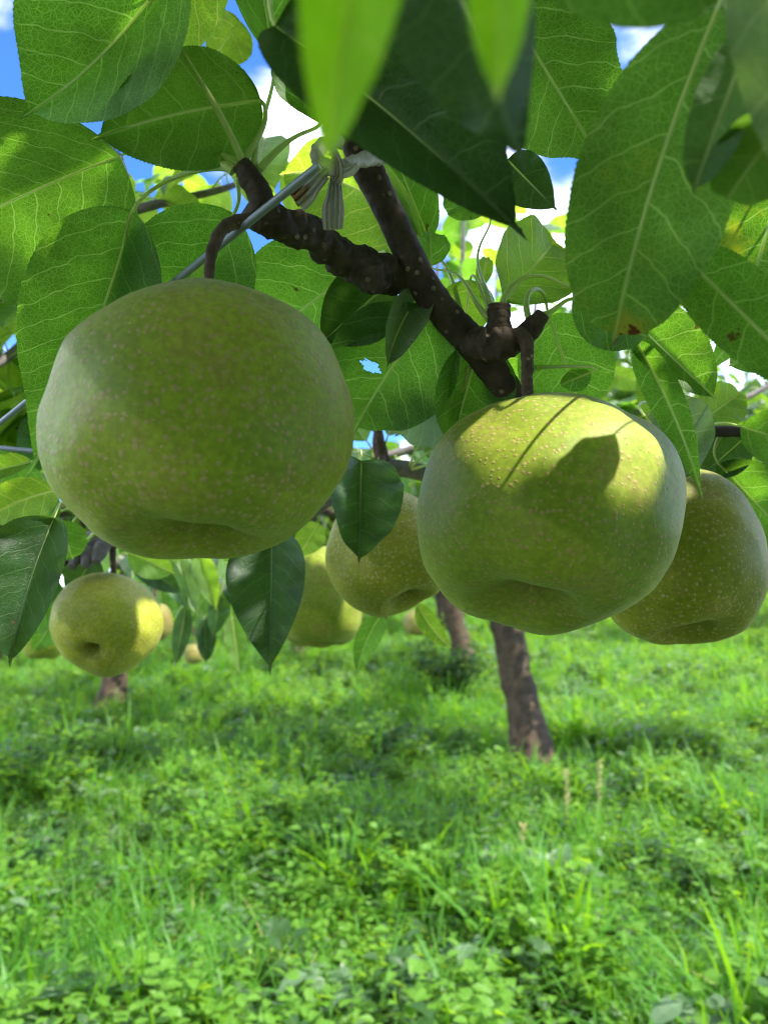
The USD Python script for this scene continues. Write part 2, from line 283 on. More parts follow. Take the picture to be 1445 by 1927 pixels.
def pear_look(name, skin_a, skin_b, dot, scale=430.0, russet=0.35, dots=(0.12, 0.42), vivid=0.72):
    return mat(name, {
        'tc': ('texture_coordinate', {}), 'wn': ('noise_texture', {'scale': 70.0, 'detail': 1.0}), 'wv': ('vector_math', {'math_type': 'multiply_add', 'vector2': (0.004, 0.004, 0.004)}),
        'v': ('voronoi_texture', {'scale': scale}), 'vs': ('separate_color', {}), 'rad': ('map_range', {'to_min': dots[0], 'to_max': dots[1]}),
        'd': ('math', {'math_type': 'divide'}), 'dot': ('map_range', {'range_type': 'smoothstep', 'from_min': 0.7, 'from_max': 1.25, 'to_min': 1.0, 'to_max': 0.0, 'clamp': True}),
        'hb': ('map_range', {'range_type': 'smoothstep', 'from_min': 0.2, 'from_max': 1.3, 'to_min': 1.0, 'to_max': 0.0, 'clamp': True}),
        'n1': ('noise_texture', {'scale': 28.0, 'detail': 4.0}), 'n2': ('noise_texture', {'scale': 420.0, 'detail': 3.0, 'roughness': 0.6}),
        'r1': ('map_range', {'from_min': 0.35, 'from_max': 0.65, 'clamp': True}), 'skin': ('mix_color', {'a': skin_a, 'b': skin_b}),
        'n3': ('noise_texture', {'scale': 55.0, 'detail': 5.0, 'roughness': 0.7}), 'r3': ('map_range', {'range_type': 'smoothstep', 'from_min': 0.5, 'from_max': 0.75, 'to_max': russet, 'clamp': True}),
        'rus': ('mix_color', {'b': (0.26, 0.19, 0.055)}), 'spk': ('map_range', {'from_min': 0.4, 'from_max': 0.7, 'to_min': 0.83, 'to_max': 1.14, 'clamp': True}), 'sp': ('hsv', {}),
        'uv': ('uvmap', {'attribute': 'st'}), 'ue': ('separate_xyz', {}), 'ex': ('math', {'math_type': 'multiply', 'value2': 0.45}), 'ea': ('math', {'math_type': 'multiply_add', 'value2': 0.75}), 'em': ('math', {'math_type': 'multiply'}), 'er': ('map_range', {'from_min': 0.30, 'from_max': 0.62, 'to_min': 0.25, 'to_max': 1.0, 'clamp': True}), 'rend': ('mix_color', {'b': (0.20, 0.135, 0.045)}),
        'n4': ('noise_texture', {'scale': 11.0, 'detail': 2.0}), 'r4': ('map_range', {'from_min': 0.3, 'from_max': 0.7, 'to_min': 0.82, 'to_max': 1.15}), 'sp4': ('hsv', {}),
        'out': ('mix_color', {'b': dot}), 'fd': ('math', {'math_type': 'multiply', 'value2': vivid}),
        'hh': ('math', {'math_type': 'multiply_add', 'value2': 0.12}), 'bump': ('bump', {'strength': 0.9, 'distance': 0.00017}),
        'p': ('principled_bsdf', {'roughness': 0.56, 'specular_ior_level': 0.27, 'subsurface_weight': 0.12, 'subsurface_scale': 0.004, 'subsurface_radius': (0.7, 1.0, 0.2), 'sheen_weight': 0.10, 'sheen_roughness': 0.4, 'sheen_tint': (1.0, 0.78, 0.5)})},
        [('tc.object', 'wn.vector'), ('wn.color', 'wv.vector1'), ('tc.object', 'wv.vector3'), ('wv.vector', 'v.vector'), ('v.color', 'vs.color'), ('vs.r', 'rad.value'), ('v.distance', 'd.value1'), ('rad.result', 'd.value2'),
         ('d.value', 'dot.value'), ('d.value', 'hb.value'), ('tc.object', 'n1.vector'), ('tc.object', 'n2.vector'), ('tc.object', 'n3.vector'), ('n1.fac', 'r1.value'), ('r1.result', 'skin.fac'),
         ('n3.fac', 'r3.value'), ('r3.result', 'rus.fac'), ('skin.result', 'rus.a'), ('n2.fac', 'spk.value'), ('spk.result', 'sp.value'), ('uv.UV', 'ue.vector'), ('ue.y', 'ea.value1'), ('ue.x', 'ex.value1'), ('ex.value', 'ea.value3'), ('n3.fac', 'er.value'), ('ea.value', 'em.value1'), ('er.result', 'em.value2'), ('em.value', 'rend.fac'), ('rus.result', 'rend.a'), ('rend.result', 'sp.color'), ('tc.object', 'n4.vector'), ('n4.fac', 'r4.value'), ('r4.result', 'sp4.value'), ('sp.color', 'sp4.color'), ('sp4.color', 'out.a'),
         ('dot.result', 'fd.value1'), ('fd.value', 'out.fac'), ('out.result', 'p.base_color'), ('n2.fac', 'hh.value1'), ('hb.result', 'hh.value3'), ('hh.value', 'bump.height'), ('bump.normal', 'p.normal')])


SKIN = pear_look('green_pear_look', (0.185, 0.255, 0.012), (0.26, 0.32, 0.028), (0.36, 0.25, 0.10), 480.0, 0.5)
SKIN_RUDDY = pear_look('ruddy_dotted_pear_look', (0.22, 0.29, 0.014), (0.30, 0.35, 0.032), (0.40, 0.29, 0.12), 450.0, 0.6, (0.15, 0.46), 0.75)
SKIN_GOLD = pear_look('golden_pear_look', (0.225, 0.25, 0.010), (0.29, 0.285, 0.026), (0.46, 0.36, 0.16), 430.0, 0.6)
SKIN_YELLOW = pear_look('yellow_green_pear_look', (0.27, 0.30, 0.014), (0.34, 0.36, 0.03), (0.42, 0.34, 0.14), 480.0, 0.4)
SKIN_SHADE = pear_look('painted_shade_pear_look', (0.13, 0.15, 0.02), (0.20, 0.17, 0.04), (0.3, 0.22, 0.1), 480.0, 0.6)  # darker skin stands in for shade falling on the far pears
CALYX = mat('calyx_look', {'p': ('principled_bsdf', {'base_color': (0.05, 0.035, 0.016), 'roughness': 0.9})}, [])


# ------------------------------------------------------------------ leaves
def profile(u, pb, pt):
    x = np.clip(u / 0.94, 0, 1)
    w = np.power(x, pb) * np.power(1 - x, pt)
    g = np.linspace(0, 1, 400)
    return np.maximum(w / (g ** pb * (1 - g) ** pt).max(), 0.035 * np.clip((1 - u) / 0.04, 0, 1) * (u > 0.85))


def leaf_mesh(base, tip, S, C, W, aR=0.0, aL=0.0, top=1, bow=0.0, curve=0.0, tipcurl=0.0, nu=104, nv=12, pb=0.55, pt=0.85, wav=0.02, curl=0.0, teeth=0.035, seed=0, hole=None):
    """A leaf from base to tip. S: its sideways direction, C: the normal it turns to the viewer; aR, aL: degrees each half is folded towards C. top: 1 when C is the glossy upper face.
    Returns (v, f, uv), (midrib points, underside normal)."""
    rng = np.random.default_rng(seed)
    base, tip = np.asarray(base, float), np.asarray(tip, float)
    T = tip - base; L = np.linalg.norm(T); T = T / L
    S = unit(S - T * np.dot(S, T)); C = unit(C - T * np.dot(C, T) - S * np.dot(C, S))
    u = np.linspace(0, 1, nu + 1)[:, None]
    v = np.linspace(-1, 1, nv + 1)[None, :]
    h = W / 2 * profile(u, pb, pt)
    if teeth:
        k = np.arange(nu + 1)[:, None]
        saw = np.where(k % 2 == 0, 1.0, 0.0) * (u < 0.97) * (u > 0.05)
        h = h + (teeth * 0.011 * saw * rng.uniform(0.4, 1.3, saw.shape)) * np.abs(v) ** 8
    mid = 4 * u * (1 - u)
    bump = np.maximum(0, u - 0.65) ** 2 / 0.1225
    ph = rng.uniform(0, 6.28, 4)
    center = base + L * u * T + L * (bow * mid + tipcurl * bump) * C + L * curve * mid * S
    aR, aL = math.radians(aR), math.radians(aL)
    R, Lf = S * math.cos(aR) + C * math.sin(aR), -S * math.cos(aL) + C * math.sin(aL)
    av = np.abs(v)
    side = np.where((v >= 0)[..., None], R, Lf)
    off = side * (h * av)[..., None]
    wave = wav * W * (np.sin(6.28 * 2.3 * u + ph[0] + 1.5 * np.sign(v)) * 0.6 + 0.5 * np.sin(6.28 * 4.1 * u + ph[1] - np.sign(v))) * av ** 2 * np.minimum(1, 4 * u * (1 - u) * 2)
    ridge = 0.005 * W * np.cos(6.28 * (u * L * 10 - 0.5 * av * W * 5) * 8.2) * np.sin(np.pi * av)
    P = center[:, None, :].reshape(nu + 1, 1, 3) + off + (wave + curl * W * av ** 2 + ridge)[..., None] * C
    uv = np.stack([np.broadcast_to(u * L * 10, P.shape[:2]), h * v * 10], -1)
    i, j = np.meshgrid(np.arange(nu), np.arange(nv), indexing='ij')
    q = lambda a, b: (i + a) * (nv + 1) + j + b
    quads = np.stack([q(0, 0), q(0, 1), q(1, 1), q(1, 0)], -1)
    if hole is not None:
        cu, cv, ru, rv = hole
        uc, vc = (i + 0.5) / nu, (j + 0.5) / nv * 2 - 1
        quads = quads[((uc - cu) / ru) ** 2 + ((vc - cv) / rv) ** 2 > 1 + 0.5 * np.sin(150 * uc + 9 * vc) * np.sin(31 * vc)]
    quads = quads.reshape(-1, 4)
    f = np.vstack([quads[:, [0, 1, 2]], quads[:, [0, 2, 3]]])
    V = P.reshape(-1, 3)
    nn = np.cross(V[f[:, 1]] - V[f[:, 0]], V[f[:, 2]] - V[f[:, 0]]).sum(0)
    if np.dot(nn, C * top) < 0:
        f = f[:, ::-1]
    return (V, f, uv.reshape(-1, 2)), (center.reshape(-1, 3), -top * C)


def add_leaf(parent, m, ribs, look, pet=None, r=0.0011, label=None, sides=7):
    (v, f, uv), (c, dn) = m, ribs
    p = obj('leaf', (v, f), look, parent, uv=uv, label=label)
    k = np.linspace(0, len(c) * 0.93, 9).astype(int)
    rib = c[k] + dn * 0.00025
    pts, rad = list(rib), list(np.linspace(r * 0.62, r * 0.12, len(rib)))
    if pet is not None and len(pet):
        pts = list(pet) + pts; rad = list(np.linspace(r * 1.15, r * 0.85, len(pet))) + rad
    obj('petiole', tube(pts, rad, 4 * len(pts), sides), PETIOLE, p)
    return p


leafcount = 0


def L(parent, b, t, W, aR=0, aL=0, side='u', look=None, pet=(), bow=0.0, curve=0.0, label=None, r=0.0013, **kw):
    """A leaf laid out from the photograph: b, t = (pixel x, pixel y, metres away) of base and tip; W its real width in metres."""
    global leafcount
    leafcount += 1
    P, Q = at(*b), at(*t)
    V = unit(EYE - (P + Q) / 2)
    S = unit(np.cross(unit(Q - P), V))         # to the right-hand... of travel seen from the camera
    lr = np.random.default_rng(900 + leafcount)
    kw.setdefault('curl', lr.uniform(-0.04, 0.10)); kw.setdefault('tipcurl', lr.uniform(-0.14, 0.06)); kw.setdefault('wav', lr.uniform(0.025, 0.085))
    aR, aL = (a + lr.uniform(4, 16) if abs(a) < 30 else a for a in (aR, aL))
    m, ribs = leaf_mesh(P, Q, S, V, W, aR, aL, 1 if side == 't' else -1, bow, curve, seed=leafcount, **kw)
    return add_leaf(parent, m, ribs, look or LEAF, [at(*q) for q in pet], r, label)


def wood(parent, name, pts, radii, look=None, n=None, sides=20, wob=0.12, seed=1, freq=120.0, label=None, ringy=0.0):
    P = [at(*q) for q in pts]
    return obj(name, tube(P, radii, n or 14 * len(P), sides, wob, seed, freq, ringy), look or BARK, parent, label=label)


# ------------------------------------------------------------------ ground
def gz(x, y):
    x, y = np.asarray(x, float), np.asarray(y, float)
    p = np.stack(np.broadcast_arrays(x * 0.45, y * 0.45, 0 * x), -1)
    return 0.16 * (meshkit.fbm(p, 3, 5) - 0.5) + 0.012 * np.clip(x, 0, 60) * np.clip((y - 3) / 10, 0, 1)


def ground():
    r = np.concatenate([np.linspace(0.0, 20, 120), np.geomspace(21, 400, 40)])
    a = np.linspace(0, 2 * np.pi, 181)[:-1]
    R, A = np.meshgrid(r[1:], a, indexing='ij')
    x, y = R * np.sin(A), R * np.cos(A) + 4
    v = np.vstack([[0, 4, float(gz(0.0, 4.0))], np.stack([x, y, gz(x, y)], -1).reshape(-1, 3)])
    n, k = len(a), len(r) - 1
    i, j = np.meshgrid(np.arange(k - 1), np.arange(n), indexing='ij')
    b = lambda a_, c_: 1 + (i + a_) * n + (j + c_) % n
    f = np.vstack([np.stack([b(0, 0), b(1, 1), b(1, 0)], -1).reshape(-1, 3), np.stack([b(0, 0), b(0, 1), b(1, 1)], -1).reshape(-1, 3)])
    jj = np.arange(n)
    f = np.vstack([f, np.stack([np.zeros(n, int), 1 + (jj + 1) % n, 1 + jj], 1)])
    nn = np.cross(v[f[:, 1]] - v[f[:, 0]], v[f[:, 2]] - v[f[:, 0]])
    f = np.where((nn[:, 2] < 0)[:, None], f[:, ::-1], f)
    return v, f


EARTH = mat('earth_look', {'g': ('geometry', {}), 'n': ('noise_texture', {'scale': 3.0, 'detail': 8.0, 'roughness': 0.65}), 'n2': ('noise_texture', {'scale': 40.0, 'detail': 4.0}),
                           'c': ('rgb_ramp', {'ramp': [(0.3, (0.035, 0.05, 0.016)), (0.5, (0.045, 0.085, 0.02)), (0.7, (0.07, 0.13, 0.03))]}),
                           'b': ('bump', {'strength': 0.8, 'distance': 0.03}), 'p': ('principled_bsdf', {'roughness': 0.9})},
            [('g.position', 'n.vector'), ('g.position', 'n2.vector'), ('n.fac', 'c.fac'), ('c.color', 'p.base_color'), ('n2.fac', 'b.height'), ('b.normal', 'p.normal')])
tag(obj('ground', ground(), EARTH), 'orchard floor under the grass', 'ground', kind='structure')


# small plants of the orchard floor
def blade(rng, h, w, lean, az, root=(0, 0, 0), seg=5):
    t = np.linspace(0, 1, seg + 1)
    d = np.array([math.cos(az), math.sin(az), 0]); s = np.array([-d[1], d[0], 0])
    c = np.asarray(root) + d * (lean * h * t[:, None] ** 1.8) + np.array([0, 0, 1]) * (h * (t - 0.35 * min(lean, 1.6) * t ** 2.6))[:, None]
    ww = (w / 2 * np.minimum(1, 1.15 - t ** 2.2))[:, None]; ww[-1] = 0.0003
    v = np.empty((2 * (seg + 1), 3)); v[0::2] = c - s * ww; v[1::2] = c + s * ww
    f = []
    for i in range(seg):
        f += [[2 * i, 2 * i + 1, 2 * i + 3], [2 * i, 2 * i + 3, 2 * i + 2]]
    return v, np.array(f)


def flat_leaf(base, d, up, l, w, droop=0.2, fold=0.25):
    """A small folded leaf of ten triangles."""
    d = unit(d); s = unit(np.cross(d, up)); n = np.cross(s, d)
    rows, v = [(0, 0.02), (0.28, 0.9), (0.55, 0.95), (0.8, 0.5), (1, 0.0)], []
    for t, k in rows:
        c = base + d * (l * t) - n * (droop * l * t * t)
        v += [c - s * (w / 2 * k) + n * (fold * w / 2 * k), c, c + s * (w / 2 * k) + n * (fold * w / 2 * k)]
    f = []
    for i in range(4):
        a = 3 * i
        for b in (0, 1):
            f += [[a + b, a + b + 1, a + b + 4], [a + b, a + b + 4, a + b + 3]]
    return np.array(v), np.array(f)


def tuft(seed, n, h, w):
    r = np.random.default_rng(seed)
    return join([blade(r, h * r.uniform(0.5, 1.15), w * r.uniform(0.7, 1.3), r.uniform(0.15, 1.3), r.uniform(0, 6.28), (r.normal(0, 0.025), r.normal(0, 0.025), -0.01)) for _ in range(n)])


def weed(seed, stems, h, leaf, per=7):
    r = np.random.default_rng(seed); parts = []
    for _ in range(stems):
        az = r.uniform(0, 6.28); hh = h * r.uniform(0.5, 1.1); out = r.uniform(0.1, 0.7)
        p0 = np.array([r.normal(0, 0.02), r.normal(0, 0.02), -0.01]); p1 = p0 + np.array([math.cos(az) * out * hh, math.sin(az) * out * hh, hh])
        parts.append(blade(r, hh, 0.003, out, az, p0, 3))
        for k in range(per):
            t = 0.25 + 0.75 * (k + r.uniform(0, 1)) / per
            a2 = r.uniform(0, 6.28); q = p0 + (p1 - p0) * t * np.array([t, t, 1])
            d = np.array([math.cos(a2), math.sin(a2), r.uniform(-0.1, 0.6)])
            l = leaf * r.uniform(0.6, 1.25)
            parts.append(flat_leaf(q, d, np.array([r.normal(0, 0.25), r.normal(0, 0.25), 1]), l, l * r.uniform(0.5, 0.8), r.uniform(0.1, 0.45)))
    return join(parts)


UsdGeom.Scope.Define(stage, '/World/Looks')


def scatter(name, label, cat, protos, pos, scl, seed):
    path = numbered('/World', name)
    pi = UsdGeom.PointInstancer.Define(stage, path)
    pr = pi.CreatePrototypesRel()
    UsdGeom.Scope.Define(stage, path + '/prototypes')
    for k, (m, look) in enumerate(protos):
        q = numbered(path + '/prototypes', 'tuft')
        usdkit.mesh(stage, q, m, look, smooth=False)
        pr.AddTarget(q)
    r = np.random.default_rng(seed); n = len(pos)
    ang = r.uniform(0, 2 * np.pi, n)
    tilt = r.normal(0, 0.12, (n, 2))
    q = np.stack([np.cos(ang / 2), tilt[:, 0] * 0.5, tilt[:, 1] * 0.5, np.sin(ang / 2)], 1); q /= np.linalg.norm(q, axis=1, keepdims=True)
    pi.CreateProtoIndicesAttr(Vt.IntArray.FromNumpy(r.integers(0, len(protos), n).astype(np.int32)))
    pi.CreatePositionsAttr(Vt.Vec3fArray.FromNumpy(pos.astype(np.float32)))
    pi.CreateScalesAttr(Vt.Vec3fArray.FromNumpy(np.repeat(scl[:, None], 3, 1).astype(np.float32)))
    pi.CreateOrientationsAttr(Vt.QuathArray([Gf.Quath(float(a), float(b), float(c), float(d)) for a, b, c, d in q]))
    return tag(pi.GetPrim(), label, cat, kind='stuff')


def floor_points(rng, bands, patch=None):
    out, sc = [], []
    for y0, y1, dens, s in bands:
        n = int(dens * (y1 - y0) * ((y0 + y1) * 0.62 + 1.6))
        y = rng.uniform(y0, y1, n); x = rng.uniform(-1, 1, n) * (y * 0.62 + 0.8)
        if patch is not None:
            k = patch(x, y) > rng.uniform(0, 1, n); x, y = x[k], y[k]
        out.append(np.stack([x, y, gz(x, y)], 1)); sc.append(s * rng.uniform(0.6, 1.25, len(x)) * (0.55 + 1.1 * meshkit.fbm(np.stack([x * 1.7, y * 1.7, 0 * x + 3], -1), 2, 8) ** 1.3))
    return np.vstack(out), np.concatenate(sc)


def patchy(freq, seed, lo, hi):
    return lambda x, y: np.clip((meshkit.fbm(np.stack([x * freq, y * freq, 0 * x], -1), 3, seed) - lo) / (hi - lo), 0.28, 1)


rng = np.random.default_rng(11)
pos, scl = floor_points(rng, [(1.7, 5.0, 220, 1.15), (5.0, 10, 85, 1.4), (10, 18, 34, 1.7), (18, 42, 8, 3.2)], patchy(1.1, 3, 0.36, 0.56))
scatter('grass', 'bright green long grass blades covering the orchard floor', 'grass',
        [(tuft(s, 14, h, 0.009), GRASS) for s, h in ((1, 0.20), (2, 0.25), (3, 0.30), (4, 0.17), (5, 0.22), (6, 0.28), (7, 0.33), (8, 0.19), (9, 0.24))] + [(tuft(10, 3, 0.2, 0.003), STRAW)], pos, scl, 21)
pos, scl = floor_points(rng, [(1.7, 5.0, 135, 1.2), (5.0, 10, 70, 1.35), (10, 18, 30, 1.7), (18, 42, 7, 3.2)], patchy(0.9, 9, 0.30, 0.52))
scatter('ground_cover', 'small leaved pale green weeds growing low among the grass', 'weeds',
        [(weed(31, 11, 0.20, 0.034), WEED), (weed(32, 10, 0.26, 0.033, 10), WEED), (weed(33, 9, 0.15, 0.043, 7), WEED), (weed(34, 8, 0.2, 0.04, 10), WEEDD), (weed(35, 7, 0.18, 0.05), WEEDP)], pos, scl, 22)


# ------------------------------------------------------------------ orchard trees
def crown_leaves(rng, pts, size, droop=0.6):
    n = len(pts)
    az = rng.uniform(0, 2 * np.pi, n); el = rng.uniform(-1.2, 0.35, n) * droop - 0.1
    d = np.stack([np.cos(az) * np.cos(el), np.sin(az) * np.cos(el), np.sin(el)], 1)
    up = np.stack([rng.normal(0, 0.45, n), rng.normal(0, 0.45, n), np.ones(n)], 1)
    s = np.cross(d, up); s /= np.linalg.norm(s, axis=1, keepdims=True); nn = np.cross(s, d)
    l = size * rng.uniform(0.65, 1.25, n); w = l * rng.uniform(0.5, 0.68, n); dr = rng.uniform(0.05, 0.35, n); fo = rng.uniform(0.1, 0.5, n)
    rows = [(0, 0.04), (0.22, 0.85), (0.5, 1.0), (0.78, 0.5), (1, 0.0)]
    V = np.empty((n, 15, 3))
    for i, (t, k) in enumerate(rows):
        c = pts + d * (l * t)[:, None] - nn * (dr * l * t * t)[:, None]
        e = s * (w / 2 * k)[:, None]; z = nn * (fo * w / 2 * k)[:, None]
        V[:, 3 * i], V[:, 3 * i + 1], V[:, 3 * i + 2] = c - e + z, c, c + e + z
    f = []
    for i in range(4):
        a = 3 * i
        for b in (0, 1):
            f += [[a + b, a + b + 1, a + b + 4], [a + b, a + b + 4, a + b + 3]]
    F = (np.array(f)[None] + 15 * np.arange(n)[:, None, None]).reshape(-1, 3)
    return V.reshape(-1, 3), F


def build_tree(name, label, loc, seed, leaves=2600, lean=(0, 0), rt=0.13, group=None, size=0.105, spread=2.5):
    r = np.random.default_rng(seed)
    t = thing(name, label, 'tree', loc, group)
    o = origin[str(t.GetPath())]
    top = np.array([lean[0], lean[1], 1.42])
    bole = [np.array([0, 0, -0.15]), np.array([0.01, 0, 0.06]), top * 0.3 + [0.02, 0.01, 0], top * 0.65 + [-0.02, 0, 0], top]
    obj('trunk', tube([o + p for p in bole], [rt * 2.3, rt * 1.42, rt * 1.02, rt * 0.92, rt * 1.02, rt * 0.9], 60, 28, 0.20, seed, 9.0), TRUNK, t)
    tips = []
    for k in range(5):
        a = k * 1.257 + r.uniform(-0.3, 0.3)
        d = np.array([math.cos(a), math.sin(a), 0])
        pts = [top * 0.94, top + d * 0.35 + [0, 0, 0.22], top + d * 1.1 + [0, 0, 0.42 + r.uniform(0, .1)], top + d * spread * 0.85 + [0, 0, 0.5 + r.uniform(-.1, .25)]]
        P = [o + q for q in pts]
        c, s = resample(P, 24)
        obj('limb', tube(P, [rt * 0.62, rt * 0.42, rt * 0.28, rt * 0.1], 24, 10, 0.15, seed + k, 20.0), TRUNK, t)
        tips.append(c[5:])
        sub = []
        for m in range(9):
            q = c[r.integers(6, 24)]; e = np.array([r.normal(0, .4), r.normal(0, .4), r.uniform(0.2, 1.0)])
            Q = [q, q + e * 0.3, q + e * 0.62 + [0, 0, .08]]
            sub.append(tube(Q, [0.011, 0.008, 0.003], 8, 5)); tips.append(resample(Q, 10)[0][2:]); 
        obj('twigs', join(sub), GREYBARK, t)
    tips = np.vstack(tips)
    pts = tips[r.integers(0, len(tips), leaves)] + r.normal(0, [0.17, 0.17, 0.11], (leaves, 3))
    obj('crown', crown_leaves(r, pts, size), CROWN, t, smooth=False)
    return t


def ground_at(px, py):
    """The point of the orchard floor seen at a photo pixel."""
    d = at(px, py, 1.0) - EYE
    p = EYE - d * (EYE[2] / d[2])
    for _ in range(6):
        p = EYE + d * ((float(gz(p[0], p[1])) - EYE[2]) / d[2])
    return p


def place(proto, loc, rz, label, group=None, scale=1.0):
    path = numbered('/World', proto.GetName().split('_0')[0])
    x = UsdGeom.Xform.Define(stage, path)
    x.AddTranslateOp().Set(Gf.Vec3d(*map(float, loc))); x.AddRotateZOp().Set(rz); x.AddScaleOp().Set(Gf.Vec3f(scale))
    p = x.GetPrim(); p.GetReferences().AddInternalReference(proto.GetPath()); p.SetInstanceable(True)
    return tag(p, label, 'tree', group)


g = ground_at(1000, 1466)
t_right = build_tree('pear_tree', 'pear tree with thick leaning brown trunk standing in grass below the middle pears', g, 3, 10500, (-0.16, 0.1), 0.125, spread=3.2)
g = ground_at(205, 1352)
t_left = build_tree('pear_tree', 'pear tree with short brown trunk under the small round pear at left', g, 8, 5000, (0.03, 0.1), 0.115)
g = ground_at(880, 1285)
t_back = build_tree('pear_tree', 'pear tree with dark forked trunk behind the weed bush in the middle distance', g, 5, 2600, (-0.25, 0.1), 0.14)
far = 'pear trees in the rows far behind'
fr = np.random.default_rng(4)
protos = [t_right, t_left, t_back]
spots = [(-6.5, 13), (-9, 19), (-3.4, 17), (1.5, 19), (6.5, 15.5), (5.5, 22), (10.5, 20), (-6, 25), (0, 26), (4, 29), (12, 28), (-14, 26), (-1.5, 13.5), (9.5, 12)]
for k, (x, y) in enumerate(spots):
    if k in (1, 7, 10, 11):
        continue                                       # behind other trees from here
    place(protos[k % 3], (x, y, float(gz(x, y)) - 0.02), float(fr.uniform(0, 360)), 'pear tree of the blurred rows far behind the fruit', far)
# tall trees of the slope behind the right-hand side of the orchard
wood_group = 'tall trees on the slope behind the orchard'
t_tall = None
for k, (x, y, s) in enumerate([(13, 36, 3.4), (19, 38, 3.8), (25, 40, 4.0), (31, 42, 4.2), (9, 40, 3.0), (16, 44, 4.6), (23, 47, 4.8), (36, 47, 4.4), (29, 52, 5.0), (3, 46, 3.0), (-4, 48, 2.8), (-12, 46, 2.8), (-20, 44, 2.8)]):
    if k in (4, 7, 8, 10, 11, 12):
        continue
    place(protos[k % 3], (x, y, float(gz(x, y)) - 0.05), float(fr.uniform(0, 360)), 'tall tree of the blurred wood behind the orchard', wood_group, s)


# ------------------------------------------------------------------ weeds that stand out
def small_plant(name, label, loc, build, cat='weed', group=None):
    t = thing(name, label, cat, loc, group)
    build(t, np.asarray(loc, float))
    return t


def bush(seed, w, h, n, leaf, look):
    def b(t, o):
        r = np.random.default_rng(seed)
        st, pts = [], []
        for k in range(16):
            a = r.uniform(0, 6.28); q = np.array([math.cos(a), math.sin(a), 0]) * r.uniform(0.1, 1) * w
            P = [o + [0, 0, -0.02], o + q * 0.5 + [0, 0, h * 0.6], o + q + [0, 0, h * r.uniform(0.6, 1.0)]]
            st.append(tube(P, [0.006, 0.004, 0.002], 9, 5)); pts.append(resample(P, 14)[0][3:])
        obj('stems', join(st), PETIOLE, t)
        pts = np.vstack(pts)
        obj('foliage', crown_leaves(r, pts[r.integers(0, len(pts), n)] + r.normal(0, 0.06, (n, 3)), leaf), look, t, smooth=False)
    return b


small_plant('weed_bush', 'dark green leafy weed bush at the foot of the forked trunk', ground_at(850, 1335), bush(41, 0.62, 0.75, 1600, 0.07, WEEDD))
small_plant('weed_bush', 'low dark weed bush in the grass at the right edge, level with the thick trunk', ground_at(1290, 1330), bush(42, 0.5, 0.25, 700, 0.06, WEEDD))


def dock(seed, n, l, look):
    def b(t, o):
        r = np.random.default_rng(seed)
        for k in range(n):
            a = k * 2.4 + r.uniform(-.4, .4); e = r.uniform(0.5, 1.2)
            d = np.array([math.cos(a) * math.cos(e), math.sin(a) * math.cos(e), math.sin(e)])
            b0 = o + np.array([0, 0, 0.10]) + d * 0.12
            m, ribs = leaf_mesh(b0, b0 + (d + [0, 0, -0.35]) * l * r.uniform(0.8, 1.2), np.cross(d, [0, 0, 1]), np.array([0, 0, 1.0]) + d * 0.1, l * 0.55, 12, 12, 1, 0.12, nu=16, nv=6, teeth=0, wav=0.05, seed=seed + k)
            p = obj('leaf', m[:2], look, t, uv=m[2])
            obj('petiole', tube([o, o + (b0 - o) * 0.6, b0], 0.003, 8, 5), PETIOLE, p)
    return b


small_plant('dock_plant', 'pale broad leaved dock plant in the sunlit grass near the lower right', ground_at(1050, 1740), dock(51, 14, 0.15, WEEDP))
small_plant('dock_plant', 'small pale dock plant just left of the larger one', ground_at(950, 1720), dock(52, 10, 0.11, WEEDP))
small_plant('dock_plant', 'bright pale leaved weed in the middle of the near grass', ground_at(585, 1660), dock(53, 11, 0.10, WEEDP))
small_plant('dock_plant', 'dark broad leaved weed at the bottom edge of the grass', ground_at(505, 1900), dock(54, 11, 0.11, WEEDD))
for px, py, h, lab in ((1066, 1600, 0.42, 'left one of two thin yellow dry grass stalks below the thick trunk'), (1128, 1590, 0.45, 'right one of two thin yellow dry grass stalks below the thick trunk'), (980, 1690, 0.32, 'short yellow dry stalk standing between the dock plants')):
    o = ground_at(px, py)
    t = thing('dry_stalk', lab, 'grass stalk', o)
    obj('stem', tube([o, o + [0.005, 0, h * 0.6], o + [0.012, 0, h]], 0.004, 8, 5), STRAW, t)
    rr = np.random.default_rng(int(px))
    obj('seed_head', join([flat_leaf(o + [0.005 + 0.007 * q, 0, h * (0.55 + 0.45 * q)], np.array([rr.normal(), rr.normal(), 1.2]), np.array([rr.normal(), rr.normal(), .2]), 0.026, 0.010) for q in np.linspace(0, 1, 40)]), STRAW, t, smooth=False)


